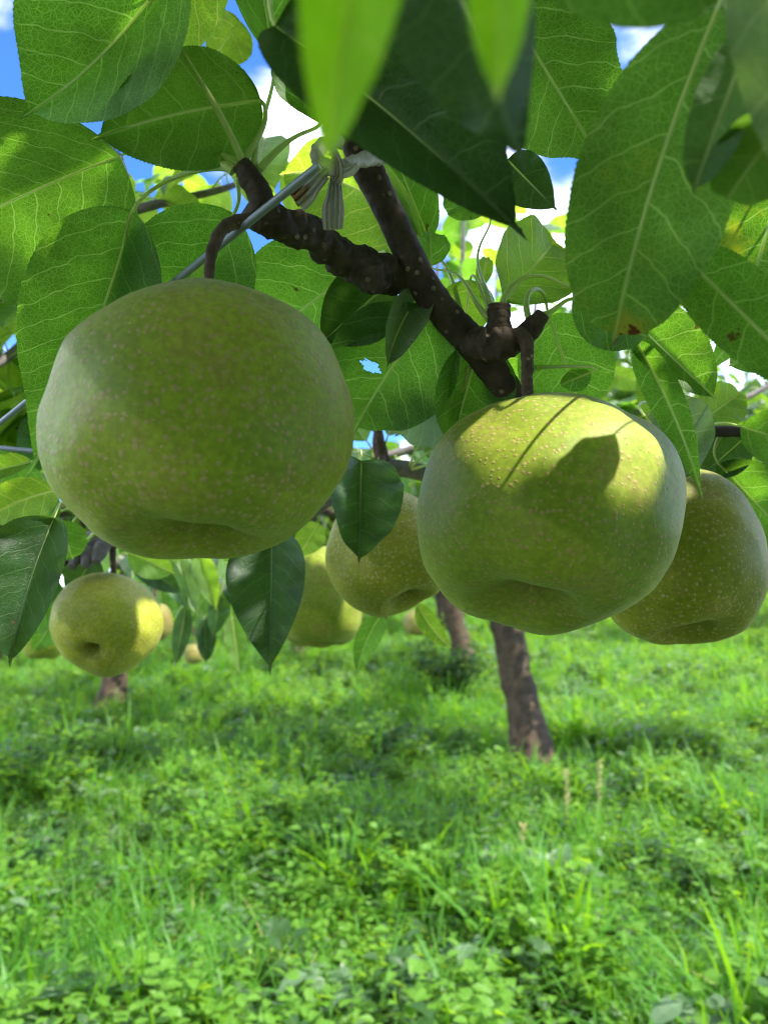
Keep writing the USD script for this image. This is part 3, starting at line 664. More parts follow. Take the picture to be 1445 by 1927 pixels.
# ------------------------------------------------------------------ pears
def pear(label, box, d, tilt, roll, stem, seed, look=None, top=(0.16, 0.30), bot=(0.17, 0.30), lob=0.012, stem_r=0.0022, n=(120, 160), lump=None, spin=0.0, full=0.74):
    """box: the fruit's outline x0, x1, y0, y1 in photo pixels at d metres; tilt: degrees its calyx turns to the viewer, roll: to the left; stem: pixel points from the wood to the fruit."""
    x0, x1, y0, y1 = box
    c = at((x0 + x1) / 2, (y0 + y1) / 2, d)
    a = 0.5 * (x1 - x0) / FPX * d
    b = a * (y1 - y0) / (x1 - x0)
    nt, nph = n
    th = np.linspace(0, np.pi, nt + 1)[:, None]; ph = np.linspace(0, 2 * np.pi, nph + 1)[None, :-1] + spin
    sr = np.sin(th) ** np.where(th < np.pi / 2, full, 0.86)
    x, y = a * sr * np.cos(ph), a * sr * np.sin(ph)
    z = -b * np.sign(np.cos(th)) * np.abs(np.cos(th)) ** 0.95 + 0 * ph           # th = 0 is the calyx end
    rr = np.sqrt(x * x + y * y) / a
    dirs = np.stack([x, y, z], -1) / a
    low = (1 - z / b) / 2
    k = 1 + 0.016 * (meshkit.fbm(dirs * 3.1 + seed * 3.3, 2, seed + 40) - 0.5) * 2 + 0.06 * (meshkit.fbm(dirs * 1.5 + seed * 7.3, 2, seed) - 0.5) * 2 + lob * np.cos(5 * ph + seed) * low ** 2 + 0.02 * np.cos(2 * ph + seed * 1.7)
    if lump:
        for (la, lz, amp, wd) in lump:
            dd = unit([math.cos(la), math.sin(la), lz])
            k = k + amp * np.exp(-(1 - (dirs / np.linalg.norm(dirs, axis=-1, keepdims=True)) @ dd) / wd)
    x, y, z = x * k, y * k, z * k
    z = z + np.where(z < 0, 1, 0) * bot[0] * 2 * b * np.exp(-(rr / bot[1]) ** 2.2) - np.where(z > 0, 1, 0) * top[0] * 2 * b * np.exp(-(rr / top[1]) ** 2)
    V = np.stack([x, y, z], -1)
    rt, rl = math.radians(tilt), math.radians(roll)
    Rx = np.array([[1, 0, 0], [0, math.cos(rt), -math.sin(rt)], [0, math.sin(rt), math.cos(rt)]])
    # a positive tilt turns the lower end towards the camera (-y)
    Rx = Rx.T
    Ry = np.array([[math.cos(rl), 0, math.sin(rl)], [0, 1, 0], [-math.sin(rl), 0, math.cos(rl)]])
    M = Ry @ Rx
    calyx0, stem0 = V[0, 0].copy(), V[-1, 0].copy()
    v = V.reshape(-1, 3) @ M.T
    mid, kx, kz, sx, sz = (v.max(0) + v.min(0)) / 2, 1.0, 1.0, 0.0, 0.0
    for _ in range(8):                                   # the size and place whose outline fills the box
        w = (v - mid) * [kx, kx, kz] + RIGHT * sx + UP * sz + c - EYE
        dep = w @ FWD
        qx, qy = PW / 2 + FPX * (w @ RIGHT) / dep, PH / 2 - FPX * (w @ UP) / dep
        kx *= (x1 - x0) / (qx.max() - qx.min()); kz *= (y1 - y0) / (qy.max() - qy.min())
        sx += ((x0 + x1) - (qx.max() + qx.min())) / 2 / FPX * d; sz -= ((y0 + y1) - (qy.max() + qy.min())) / 2 / FPX * d
    fit = lambda p: (p - mid) * [kx, kx, kz] + RIGHT * sx + UP * sz + c
    v = fit(v)
    i, j = np.meshgrid(np.arange(nt), np.arange(nph), indexing='ij')
    q = lambda p, s: (i + p) * nph + (j + s) % nph
    f = np.vstack([np.stack([q(0, 0), q(0, 1), q(1, 1)], -1).reshape(-1, 3), np.stack([q(0, 0), q(1, 1), q(1, 0)], -1).reshape(-1, 3)])
    tri = v[f]; vol = np.einsum('ij,ij->', tri[:, 0] - c, np.cross(tri[:, 1] - c, tri[:, 2] - c))
    if vol < 0:
        f = f[:, ::-1]
    t = thing('pear', label, 'pear', c)
    ends = np.stack([np.exp(-(rr / 0.42) ** 2) * (np.cos(th) > 0), np.exp(-(rr / 0.5) ** 2) * (np.cos(th) < 0)], -1).reshape(-1, 2)      # how near the calyx and the stalk end
    obj('fruit', (v, f), look or SKIN, t, uv=ends)
    sp = fit(M @ stem0)
    pts = [at(*s) for s in stem] + [sp - (M @ np.array([0, 0, 1])) * 0.003]
    obj('stem', tube(pts, [stem_r * 1.5, stem_r, stem_r * 0.92, stem_r * 1.05], 60, 16, 0.28, seed, 330.0, 0.06), STEM, t)
    cp = fit(M @ calyx0); ax = M @ np.array([0, 0, -1.0])
    e1 = unit(np.cross(ax, [1, 0.2, 0])); e2 = np.cross(ax, e1); w = a * 0.05
    obj('calyx_scar', tube([cp - ax * 0.001, cp + ax * 0.0006, cp + ax * 0.0009], [w, w, w * 0.5], 8, 14, 0.25, seed, 400.0), CALYX, t)
    return t


pear('largest green pear, hanging at the left close to the viewer', (68, 667, 522, 1053), 0.262, 16, -2, [(485, 415, .284), (450, 416, .280), (418, 432, .276), (400, 470, .274), (394, 505, .272)], 1, SKIN_RUDDY, stem_r=0.0020, full=0.66, bot=(0.13, 0.30), n=(150, 200), spin=0.6)
pear('green pear with leaf shadows on its sunlit shoulder, right of centre', (785, 1292, 738, 1196), 0.312, 24, 16, [(958, 640, .325), (982, 632, .322), (992, 680, .318), (992, 725, .314)], 2, stem_r=0.0024, bot=(0.15, 0.32), top=(0.14, 0.34), n=(150, 200), lump=[(-2.2, -0.9, 0.05, 0.12), (-0.6, 1.1, 0.07, 0.16), (2.9, 0.9, -0.05, 0.2)])
pear('golden green pear half hidden behind the right-hand pear at the right edge', (1105, 1449, 877, 1214), 0.42, 20, 0, [(1270, 800, .43), (1268, 840, .425)], 3, SKIN_GOLD, bot=(0.17, 0.3))
pear('olive green pear partly covered by a hanging dark heart-shaped leaf', (612, 850, 922, 1162), 0.56, 22, -22, [(716, 850, .60), (720, 900, .575)], 4, SKIN_GOLD, n=(90, 120))
pear('yellow green pear with a sunlit shoulder behind the dark pointed leaf', (512, 692, 1028, 1220), 0.76, 10, 0, [(592, 960, .77), (592, 1000, .765)], 5, SKIN, n=(80, 100))
pear('small round green pear at the lower left, calyx hole facing the viewer', (92, 308, 1077, 1275), 0.64, 58, 2, [(213, 1000, .655), (212, 1040, .648)], 6, SKIN_YELLOW, n=(120, 150), bot=(0.20, 0.125), top=(0.10, 0.22), stem_r=0.0026)
pear('pear sliver showing at the left behind the small round pear', (40, 130, 1148, 1241), 0.95, 10, 0, [(90, 1110, .96)], 7, n=(40, 60))
pear('yellowish pear sliver showing at the right behind the small round pear', (252, 326, 1136, 1206), 1.05, 10, 0, [(292, 1090, 1.06)], 8, SKIN_SHADE, n=(40, 60))
pear('tiny far brown pear among leaves below the largest pear', (344, 384, 1212, 1250), 2.6, 5, 0, [(364, 1180, 2.6)], 9, SKIN_SHADE, n=(24, 36))
pear('blurred far pear hanging in front of the forked trunk', (758, 812, 1148, 1196), 1.9, 5, 0, [(786, 1110, 1.9)], 10, SKIN_SHADE, n=(24, 36))

# ------------------------------------------------------------------ the fruiting branch in the middle
B = thing('pear_branch', 'dark bark fruiting branch carrying the two nearest pears and their leaves', 'branch', at(790, 520, .33))
wood(B, 'branch', [(640, 130, .30), (665, 255, .312), (700, 335, .318), (752, 440, .325), (795, 530, .33), (850, 605, .335), (895, 655, .34), (940, 712, .345), (978, 775, .355), (1010, 850, .37)], [.0068, .0064, .0062, .0062, .0066, .0068, .0072, .0066, .006, .005], sides=32, n=260, wob=0.13, ringy=0.04)
wood(B, 'side_branch', [(775, 512, .331), (715, 515, .327), (690, 505, .322), (640, 478, .316), (590, 445, .305), (540, 425, .296), (495, 408, .289), (470, 390, .285)], [.0064, .0082, .0082, .0072, .0068, .0072, .0066, .0054], sides=36, n=300, wob=0.36, seed=4, freq=190.0, ringy=0.10)
wood(B, 'spur', [(505, 412, .289), (492, 375, .286), (475, 340, .284), (452, 310, .283)], [.0056, .0046, .0044, .0034], wob=0.2, seed=5, n=110, sides=28, ringy=0.11, freq=250)
wood(B, 'spur', [(680, 500, .321), (700, 522, .319), (716, 545, .318)], [.0072, .0068, .003], wob=0.25, seed=6, n=110, sides=28, ringy=0.11, freq=250, label='gnarled knob under the side branch')
wood(B, 'spur', [(875, 640, .337), (915, 648, .330), (955, 645, .326), (985, 640, .326)], [.0056, .0074, .0078, .004], wob=0.22, seed=7, n=110, sides=28, ringy=0.11, freq=250)
wood(B, 'spur', [(935, 650, .327), (938, 612, .326), (940, 575, .326)], [.0064, .0050, .0048], wob=0.18, seed=8, n=110, sides=28, ringy=0.11, freq=250)
wood(B, 'spur', [(985, 635, .327), (1005, 612, .325), (1022, 590, .324)], [.0048, .0042, .0028], wob=0.18, seed=9, n=110, sides=28, ringy=0.11, freq=250)
wood(B, 'bud', [(440, 320, .283), (428, 312, .283), (415, 306, .283)], [.0022, .0020, .0006], PETIOLE, wob=0.1)

# leaves of the left spur
L(B, (490, 189, .290), (172, 262, .282), .042, 6, 8, pet=[(458, 318, .283), (478, 270, .285), (500, 215, .288)], curve=0.03, pt=0.8, look=LEAF_MID)
L(B, (250, 396, .305), (52, 893, .350), .066, 12, 50, pet=[(462, 322, .284), (380, 318, .300), (310, 343, .312)], curve=-0.03, pt=1.15, wav=0.03)
L(B, (440, 402, .315), (270, 660, .345), .056, 5, 12, pet=[(452, 330, .284), (450, 360, .30)], pt=0.75)
L(B, (514, 110, .312), (470, -170, .31), .05, 15, 62, pet=[(478, 312, .284), (488, 250, .293), (508, 180, .304)])
L(B, (602, 232, .30), (560, 60, .315), .03, 60, 20, pet=[(488, 318, .285), (530, 275, .29), (575, 248, .296)])
L(B, (232, 290, .36), (-190, 490, .37), .106, 28, -14, pet=[(450, 306, .284), (360, 265, .32)], pt=0.75, curve=0.02)
# the leaves behind the branch
L(B, (800, 462, .36), (505, 318, .39), .050, 45, 10, pet=[(885, 640, .337), (860, 560, .345), (830, 490, .355)], curve=0.10, look=LEAF_YOUNG, wav=0.04)
L(B, (808, 455, .365), (735, 270, .375), .029, 20, 55, look=LEAF)
L(B, (690, 492, .355), (470, 655, .39), .068, 8, 10, pet=[(700, 520, .325)], pt=0.7)
L(B, (822, 585, .335), (664, 815, .372), .060, 10, 8, pet=[(890, 640, .337), (868, 590, .342)], pt=0.75, hole=(0.52, 0.30, 0.035, 0.16), curve=0.03, nu=150, nv=40)
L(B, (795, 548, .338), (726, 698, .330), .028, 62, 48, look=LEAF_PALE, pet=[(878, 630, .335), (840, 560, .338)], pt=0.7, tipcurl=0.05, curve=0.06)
L(B, (735, 530, .345), (600, 648, .352), .038, 30, 20, pet=[(790, 530, .335)], look=LEAF_DARK)
L(B, (905, 640, .345), (845, 850, .36), .046, 55, 8, pet=[(900, 640, .338)], pt=0.8, look=LEAF)
# leaves of the right spur
L(B, (948, 570, .345), (1054, 440, .375), .044, 8, 10, pet=[(938, 582, .326), (942, 575, .335)], pt=0.62, look=LEAF_YOUNG)
L(B, (812, 500, .35), (808, 430, .352), .02, 20, 60, pet=[(920, 600, .326), (880, 540, .335), (835, 508, .345)])
L(B, (918, 398, .38), (848, 335, .39), .030, 12, 12, pet=[(925, 590, .327), (905, 520, .35), (908, 450, .37)], pt=0.65)
L(B, (1032, 592, .352), (1098, 785, .37), .046, 10, 10, pet=[(1000, 612, .327), (1002, 545, .333), (1022, 552, .342)], pt=0.6)
L(B, (905, 540, .36), (918, 475, .37), .010, 40, 40, pet=[(925, 592, .327), (912, 560, .345)], look=LEAF_YOUNG)
L(B, (885, 525, .35), (870, 640, .36), .028, 30, 30, pet=[(925, 595, .327), (905, 545, .338)], look=LEAF_YOUNG)
L(B, (1080, 540, .33), (1240, 470, .34), .03, 20, 20, pet=[(945, 575, .327), (975, 528, .328), (1030, 522, .329)])
L(B, (1078, 562, .325), (1230, 640, .34), .03, 30, 20, pet=[(1020, 592, .324), (1045, 580, .324)])
L(B, (1112, 700, .33), (1050, 725, .34), .012, 50, 10, pet=[(1000, 690, .36), (1040, 690, .352)])
L(B, (850, 660, .39), (990, 800, .40), .05, 12, 12, look=LEAF)

# ------------------------------------------------------------------ wires and the tie
w = thing('trellis_wire', 'long galvanised steel wire running slantwise behind the largest pear', 'wire', at(480, 410, .28))
obj('strand', tube([at(-330, 1055, .62), at(25, 776, .40), at(340, 521, .305), at(480, 408, .276), at(600, 311, .262)], 0.0015, 40, 12), WIRE, w)
w2 = thing('trellis_wire', 'short thin grey wire at the left edge beside the largest pear', 'wire', at(20, 845, .45))
obj('strand', tube([at(-200, 815, .5), at(-40, 838, .46), at(52, 848, .45), at(160, 858, .44)], 0.0014, 16, 10), WIRE, w2)
w3 = thing('trellis_wire', 'thin far wire crossing the leaves below the largest pear', 'wire', at(360, 1132, 1.4))
obj('strand', tube([at(250, 1128, 1.4), at(360, 1132, 1.4), at(520, 1138, 1.4)], 0.0035, 8, 8), WIRE, w3)


def ribbon(pts, width, pleats=5, depth=0.0012, twist=0.0, n=26, flare=1.25, seed=0):
    """A pleated strip with two faces, following the pixel points."""
    P = [at(*q) for q in pts]
    c, s = resample(P, n)
    t = np.gradient(c, axis=0); t /= np.linalg.norm(t, axis=1, keepdims=True)
    k = 25
    x = np.linspace(-1, 1, k)
    V = []
    r = np.random.default_rng(seed); ph = r.uniform(0, 6.28)
    for i in range(n):
        view = unit(EYE - c[i]); S = unit(np.cross(t[i], view)); N = np.cross(S, t[i])
        a = math.radians(twist) * s[i]
        S2, N2 = S * math.cos(a) + N * math.sin(a), N * math.cos(a) - S * math.sin(a)
        ww = width / 2 * (0.62 + (flare - 0.62) * min(1, s[i] * 1.6)) * (1 + 0.06 * math.sin(9 * s[i] + ph))
        V.append(c[i] + S2 * (ww * x)[:, None] + N2 * (depth * np.cos(x * pleats * 3.1 + ph + 0.7 * s[i]) - 0.4 * width * x ** 2)[:, None])
    V = np.vstack(V)
    i, j = np.meshgrid(np.arange(n - 1), np.arange(k - 1), indexing='ij')
    q = lambda a, b: ((i + a) * k + j + b).reshape(-1)
    f = np.vstack([np.stack([q(0, 0), q(0, 1), q(1, 1)], 1), np.stack([q(0, 0), q(1, 1), q(1, 0)], 1)])
    return V, f


tie = thing('twine_tie', 'white plastic twine knotted round the branch at the wire', 'twine', at(628, 315, .285))
obj('knot', ribbon([(600, 292, .284), (618, 306, .278), (638, 312, .276), (658, 306, .280)], 0.0064, 6, .0009, 70, seed=7, flare=0.9), TWINE, tie)
obj('knot', ribbon([(622, 290, .279), (632, 305, .275), (634, 322, .2755), (628, 338, .279)], 0.0056, 5, .0009, -50, seed=8, flare=0.8), TWINE, tie)
obj('loop', tube([at(606, 306, .284), at(598, 285, .290), at(612, 270, .297), at(640, 268, .304)], [.0022, .0027, .0026, .0022], 30, 16, 0.4, 4, 420.0), TWINE, tie)
obj('band', tube([at(646, 310, .283), at(668, 304, .292), at(700, 296, .302), at(722, 285, .318), at(712, 268, .326), at(668, 272, .322)], [.002, .0026, .0030, .003, .003, .003], 50, 16, 0.4, 5, 420.0), TWINE, tie)
obj('tail', ribbon([(628, 325, .281), (630, 355, .279), (627, 395, .279), (627, 432, .281)], .0062, seed=2), TWINE, tie)
obj('tail', ribbon([(620, 318, .280), (600, 335, .276), (575, 362, .273), (558, 380, .273)], .0070, 4, seed=3, flare=1.1), TWINE, tie)
obj('stained_end', ribbon([(580, 350, .2735), (566, 364, .2722), (552, 374, .2722)], .0048, 3, seed=5, flare=1.2), TWINE_BROWN, tie, label='brown stained end of the twine')

# ------------------------------------------------------------------ shoots that hang in from outside the picture
SL = thing('leafy_shoot', 'leafy shoot with a big folded leaf in the top left corner', 'leafy shoot', at(420, -160, .27))
wood(SL, 'twig', [(560, -420, .30), (480, -260, .28), (420, -160, .27), (330, -90, .26)], [.004, .0035, .003, .002])
L(SL, (345, -95, .262), (34, 226, .290), .076, 8, 62, pet=[(420, -150, .27)], curve=-0.05, pt=0.95, tipcurl=-0.03, curl=0.0)
L(SL, (425, -70, .38), (115, 215, .40), .042, 12, 10, pet=[(480, -260, .30)], pt=0.8, look=LEAF_YOUNG)
L(SL, (262, -40, .268), (180, -260, .25), .05, 10, 10, pet=[(464, 322, .284), (400, 190, .272), (345, 100, .268), (290, 15, .270)])
L(SL, (450, 40, .5), (385, 130, .5), .035, 40, 10, look=LEAF_YOUNG)

ST = thing('leafy_shoot', 'out of focus shoot hanging close to the lens at the top centre', 'leafy shoot', at(780, -420, .14))
wood(ST, 'twig', [(1100, -700, .16), (900, -500, .15), (780, -420, .14), (600, -350, .15)], [.003, .003, .0025, .002])
L(ST, (705, -330, .080), (612, 318, .080), .0117, 6, 14, 't', LEAF_BACKLIT, pet=[(780, -420, .14)], pt=0.8, bow=-0.03)
L(ST, (800, -190, .135), (988, 320, .130), .028, 10, 20, 't', LEAF_DARK, pet=[(800, -410, .142)], pt=0.9)
L(ST, (938, -240, .082), (936, 206, .082), .0074, 10, 10, 't', LEAF_BACKLIT, pet=[(880, -450, .147)], pt=0.75)
L(ST, (520, 50, .205), (992, 452, .205), .052, 66, 10, 't', LEAF_DARK, pet=[(600, -340, .16), (520, -80, .2)], curve=-0.02, pt=0.8, pb=0.5)
L(ST, (1010, -60, .125), (1390, -30, .13), .013, 10, 10, 'u', LEAF, pet=[(950, -400, .15)], curve=0.03, pt=0.6)

SR = thing('leafy_shoot', 'shoot of large leaves hanging down the right-hand side, one brown tipped', 'leafy shoot', at(1420, -120, .25))
wood(SR, 'twig', [(1500, -400, .27), (1440, -160, .25), (1600, 60, .34), (1720, 320, .38), (1760, 520, .40)], [.0035, .0035, .003, .0025, .002])
kb, kt = (1352, 10, .185), (1150, 668, .235)
kl = 10 * np.linalg.norm(at(*kb) - at(*kt))
LEAF_SPOT = leaf_look('leaf_brown_tip_look', trans=(0.13, 0.36, 0.006), spot=(kl - 0.045, -0.055, 0.04), mottle=0.25)
L(SR, kb, kt, .045, 10, 10, 'u', LEAF_SPOT, pet=[(1440, -150, .25)], curve=0.03, pt=0.50, pb=0.5, label='large leaf with a burnt brown tip')
L(SR, (935, -20, .28), (1130, 300, .335), .056, 10, 14, 'u', LEAF, pet=[(1050, -200, .3)], pt=0.75)
L(SR, (1420, 40, .160), (1303, 364, .166), .0135, 12, 30, 'u', LEAF_DARK, pet=[(1440, -160, .25)], pt=0.5)
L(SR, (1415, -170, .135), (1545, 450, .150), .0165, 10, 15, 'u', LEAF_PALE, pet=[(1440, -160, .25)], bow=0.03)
L(SR, (1500, 190, .15), (1360, 385, .18), .018, 8, 8, 'u', LEAF_MID, pet=[(1450, -100, .22), (1480, 60, .17)], pt=0.6)
L(SR, (1480, 300, .27), (1385, 640, .30), .052, 8, 12, 'u', LEAF_MOTTLE, pet=[(1715, 320, .38), (1560, 300, .31)], pt=0.55, label='mottled yellowing leaf')
L(SR, (1285, 480, .235), (1560, 750, .23), .024, 20, 8, 'u', LEAF, pet=[(1290, 300, .30), (1272, 430, .26)], pt=0.6, pb=0.4)
L(SR, (1172, 585, .365), (1351, 755, .355), .038, 58, 6, 'u', LEAF, pt=0.72, pet=[(1120, 540, .3), (1280, 200, .28)])
L(SR, (1195, 640, .350), (1322, 940, .345), .0175, 12, 28, 'u', LEAF, pt=1.0, pet=[(1150, 560, .3)], curve=-0.035)
L(SR, (955, 300, .30), (1049, 396, .30), .024, 30, 45, 't', LEAF_DARK, pt=0.9)
L(SR, (1615, 135, .246), (1482, 268, .232), .019, 6, 6, 't', LEAF, pet=[(1600, 60, .33)], pt=0.9)  # unseen leaf, added to cast a slanting shadow on the right-hand pear
L(SR, (1450, 640, .31), (1370, 690, .32), .02, 10, 10, 'u', LEAF_MOTTLE)

SQ = thing('leafy_bough', 'bough at the right behind the two right-hand pears, with a leaf coloured pale for sun gloss', 'bough', at(1420, 830, .46))
wood(SQ, 'twig', [(1620, 780, .5), (1500, 800, .47), (1400, 810, .46), (1270, 805, .44)], [.004, .004, .0035, .0028])
L(SQ, (1215, 785, .40), (1315, 900, .37), .052, 8, 8, 'u', LEAF_PALE, pet=[(1235, 760, .42)], pt=0.55)  # sunlit upper face, painted with the pale underside colour
L(SQ, (1252, 790, .50), (1215, 690, .52), .026, 10, 10, 'u', LEAF_YOUNG, pet=[(1262, 805, .44)], pt=0.6)
L(SQ, (1310, 800, .48), (1398, 735, .50), .032, 10, 10, 'u', LEAF_YOUNG, pet=[(1290, 810, .44)], pt=0.6)
L(SQ, (1392, 802, .42), (1530, 845, .42), .03, 8, 8, 'u', LEAF, pet=[(1330, 808, .44)], pt=0.6)
L(SQ, (1405, 820, .46), (1320, 895, .47), .03, 15, 15, 't', LEAF_DARK, pet=[(1400, 812, .46)], pt=0.6)
L(SQ, (1352, 872, .46), (1520, 1050, .47), .05, 10, 10, 'u', LEAF, pet=[(1360, 815, .46)], pt=0.6)
L(SQ, (1280, 640, .46), (1345, 745, .48), .022, 10, 10, 'u', LEAF_YOUNG, pet=[(1450, 570, .47), (1380, 610, .46)])
L(SQ, (1445, 560, .47), (1330, 700, .47), .02, 10, 10, 'u', LEAF, pet=[(1500, 560, .47)])
L(SQ, (1120, 700, .75), (1240, 725, .78), .026, 10, 20, 'u', LEAF_YOUNG)

SC = thing('leafy_bough', 'bough behind the middle gap with a grey twig and yellow green leaf stalks', 'bough', at(730, 880, .6))
wood(SC, 'branch', [(1020, 900, .66), (880, 895, .63), (800, 890, .61), (730, 880, .60), (640, 920, .62), (560, 960, .68)], [.006, .0065, .0068, .007, .006, .005], GREYBARK)
wood(SC, 'spur', [(725, 880, .60), (716, 850, .595), (712, 800, .59)], [.006, .0055, .003], STEM)
L(SC, (680, 869, .47), (675, 1066, .44), .054, 50, 8, 't', LEAF_DARK, pet=[(716, 860, .59), (678, 850, .5)], pt=0.62, pb=0.42)
L(SC, (512, 1000, .52), (508, 1272, .50), .064, 14, 48, 't', LEAF_DARK, pet=[(600, 930, .63)], pt=0.98, pb=0.5)
L(SC, (862, 742, .352), (752, 815, .40), .034, 10, 10, 'u', LEAF_PALE, pt=0.8, pet=[(880, 690, .342)])  # pale underside colour stands in for sun gloss on this leaf
for (x, y, tx, ty) in ((690, 830, 640, 760), (705, 815, 690, 720), (780, 850, 830, 780), (800, 855, 870, 820), (668, 850, 600, 840), (730, 820, 760, 740), (850, 860, 930, 830)):
    L(SC, (x, y, .60), (tx, ty, .66), .03, 15, 15, 'u', LEAF_YOUNG, pet=[(716, 870, .6) if x < 760 else (770, 885, .6)])
L(SC, (722, 1150, .70), (671, 1273, .70), .026, 30, 20, 'u', LEAF, pet=[(740, 1080, .68)], curve=0.06)
L(SC, (786, 1138, .60), (853, 1223, .60), .018, 15, 30, 'u', LEAF_YOUNG, pet=[(790, 1080, .62)], curve=0.06)
L(SC, (600, 985, .7), (560, 1050, .7), .03, 15, 15, 'u', LEAF_YOUNG)

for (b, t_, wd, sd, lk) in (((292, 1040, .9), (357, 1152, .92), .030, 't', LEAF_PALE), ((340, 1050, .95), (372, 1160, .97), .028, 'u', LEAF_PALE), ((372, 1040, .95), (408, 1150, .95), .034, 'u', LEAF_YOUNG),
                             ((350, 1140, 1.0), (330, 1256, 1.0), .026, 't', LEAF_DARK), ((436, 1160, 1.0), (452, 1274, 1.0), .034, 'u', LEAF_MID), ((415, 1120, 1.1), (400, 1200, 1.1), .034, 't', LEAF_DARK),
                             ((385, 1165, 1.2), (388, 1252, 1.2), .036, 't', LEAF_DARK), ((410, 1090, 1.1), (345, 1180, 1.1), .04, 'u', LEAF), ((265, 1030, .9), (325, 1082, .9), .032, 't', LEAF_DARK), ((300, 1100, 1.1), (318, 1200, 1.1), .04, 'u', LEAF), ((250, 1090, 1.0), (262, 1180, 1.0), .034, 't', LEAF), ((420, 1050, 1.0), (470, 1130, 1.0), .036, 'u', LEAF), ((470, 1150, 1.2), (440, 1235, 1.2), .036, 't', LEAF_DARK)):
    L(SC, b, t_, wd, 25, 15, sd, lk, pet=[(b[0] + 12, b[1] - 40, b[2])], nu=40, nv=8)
SB = thing('leafy_bough', 'bough with grey bark and dark folded leaf at the left edge below the largest pear', 'bough', at(160, 1020, .62))
wood(SB, 'branch', [(-60, 1075, .60), (60, 1050, .61), (130, 1030, .62), (200, 1012, .64), (330, 985, .7)], [.0085, .009, .009, .0085, .007], GREYBARK)
for q in ((120, 1055), (140, 1060), (165, 1058), (185, 1050)):
    wood(SB, 'spur', [(q[0] + 10, q[1] - 25, .62), (q[0], q[1] - 5, .615), (q[0] - 4, q[1] + 8, .61)], [.006, .0058, .003], GREYBARK, sides=12)
L(SB, (102, 975, .42), (18, 1258, .40), .060, 12, 64, 't', LEAF_DARK, pet=[(180, 1000, .6), (110, 950, .45)], pt=0.75, curve=0.03)
L(SB, (112, 922, .44), (-40, 985, .45), .028, 15, 15, 'u', LEAF_YOUNG, pet=[(200, 1000, .62), (160, 950, .5)], curve=0.05)
L(SB, (110, 935, .5), (35, 985, .5), .03, 20, 20, 't', LEAF, pt=0.6)
L(SB, (60, 868, .46), (-60, 900, .46), .02, 30, 60, 'u', LEAF_YOUNG)
L(SB, (20, 850, .6), (-20, 980, .6), .06, 10, 10, 't', LEAF)
L(SB, (110, 980, .52), (140, 1060, .54), .03, 15, 15, 'u', LEAF, pet=[(160, 960, .52)])
for (b, t_, wd, sd, lk) in (((180, 1045, .66), (130, 1120, .7), .04, 't', LEAF_DARK), ((110, 1090, .66), (40, 1200, .68), .04, 't', LEAF), ((140, 1110, .75), (60, 1230, .75), .045, 'u', LEAF),
                             ((240, 1040, .72), (330, 1080, .75), .035, 'u', LEAF_YOUNG), ((250, 1050, .8), (345, 1120, .82), .03, 't', LEAF_DARK)):
    L(SB, b, t_, wd, 15, 15, sd, lk)

# ------------------------------------------------------------------ boughs farther back and overhead
BR = np.random.default_rng(77)


def bough(label, pts, radii, n, wd=(.04, .06), up=0.0, looks=(LEAF, LEAF_YOUNG, LEAF_DARK), spread=0.03, hang=0.9, name='leafy_bough', nu=14, cat='bough', group=None, pet=0.03):
    P = [np.asarray(p, float) for p in pts]
    t = thing(name, label, cat, P[len(P) // 2], group)
    obj('branch', tube(P, radii, 30, 8, 0.12, 3, 60.0), GREYBARK, t)
    c, s = resample(P, 200)
    for k in range(n):
        q = c[int(BR.uniform(0.08, 1) * 199)]
        az = BR.uniform(0, 6.28)
        d = np.array([math.cos(az), math.sin(az), BR.uniform(-0.2, 0.9)])
        b = q + unit(d) * BR.uniform(0.5, 1.3) * pet
        tipdir = unit(np.array([math.cos(az + BR.normal(0, .4)), math.sin(az + BR.normal(0, .4)), BR.normal(-hang, 0.45)]))
        W = BR.uniform(*wd); ln = W * BR.uniform(1.5, 1.9)
        N = unit(np.array([BR.normal(0, .35), BR.normal(0, .35), 1.0]) + tipdir * BR.normal(0, 0.2))
        S = np.cross(tipdir, N)
        m, ribs = leaf_mesh(b, b + tipdir * ln, S, N, W, BR.uniform(5, 30), BR.uniform(5, 30), 1, BR.uniform(-.02, .1), BR.normal(0, .04), nu=nu, nv=6, teeth=0, wav=0.03, seed=k, tipcurl=-BR.uniform(0, .12))
        add_leaf(t, m, ribs, looks[int(BR.integers(0, len(looks)))], [q, (q + b) / 2 + [0, 0, .004]], 0.0011, sides=4)
    return t


def px(*a):
    return [at(*q) for q in a]


bough('blurred bough of hanging leaves below the largest pear', px((160, 1040, 1.25), (320, 1075, 1.25), (460, 1085, 1.3), (600, 1090, 1.5)), [.012, .011, .008, .004], 60, hang=1.5, pet=.05)
bough('blurred darker bough farther back between the small round pear and the dark pointed leaf', px((250, 1125, 2.2), (400, 1140, 2.3), (560, 1130, 2.5)), [.014, .012, .006], 60, hang=1.5, pet=.07)
bough('bright blurred bough at the left edge above the wire', px((-120, 700, .75), (-20, 690, .75), (60, 620, .8), (90, 500, .85)), [.006, .005, .004, .003], 34, looks=(LEAF, LEAF_YOUNG))
bough('blurred bough at the left edge below the wire', px((-150, 830, .8), (-30, 800, .8), (60, 800, .8), (160, 790, .85)), [.006, .005, .004, .003], 26, looks=(LEAF, LEAF_YOUNG))
bough('bright blurred bough between the leaves left of the branch', px((200, 420, .7), (290, 385, .68), (400, 360, .7), (500, 300, .75)), [.005, .004, .003, .002], 9, looks=(LEAF_YOUNG,))
bough('blurred bough seen through the middle gap behind the twig', px((620, 880, 1.1), (720, 860, 1.1), (850, 820, 1.1)), [.008, .007, .005], 18, looks=(LEAF, LEAF_YOUNG))
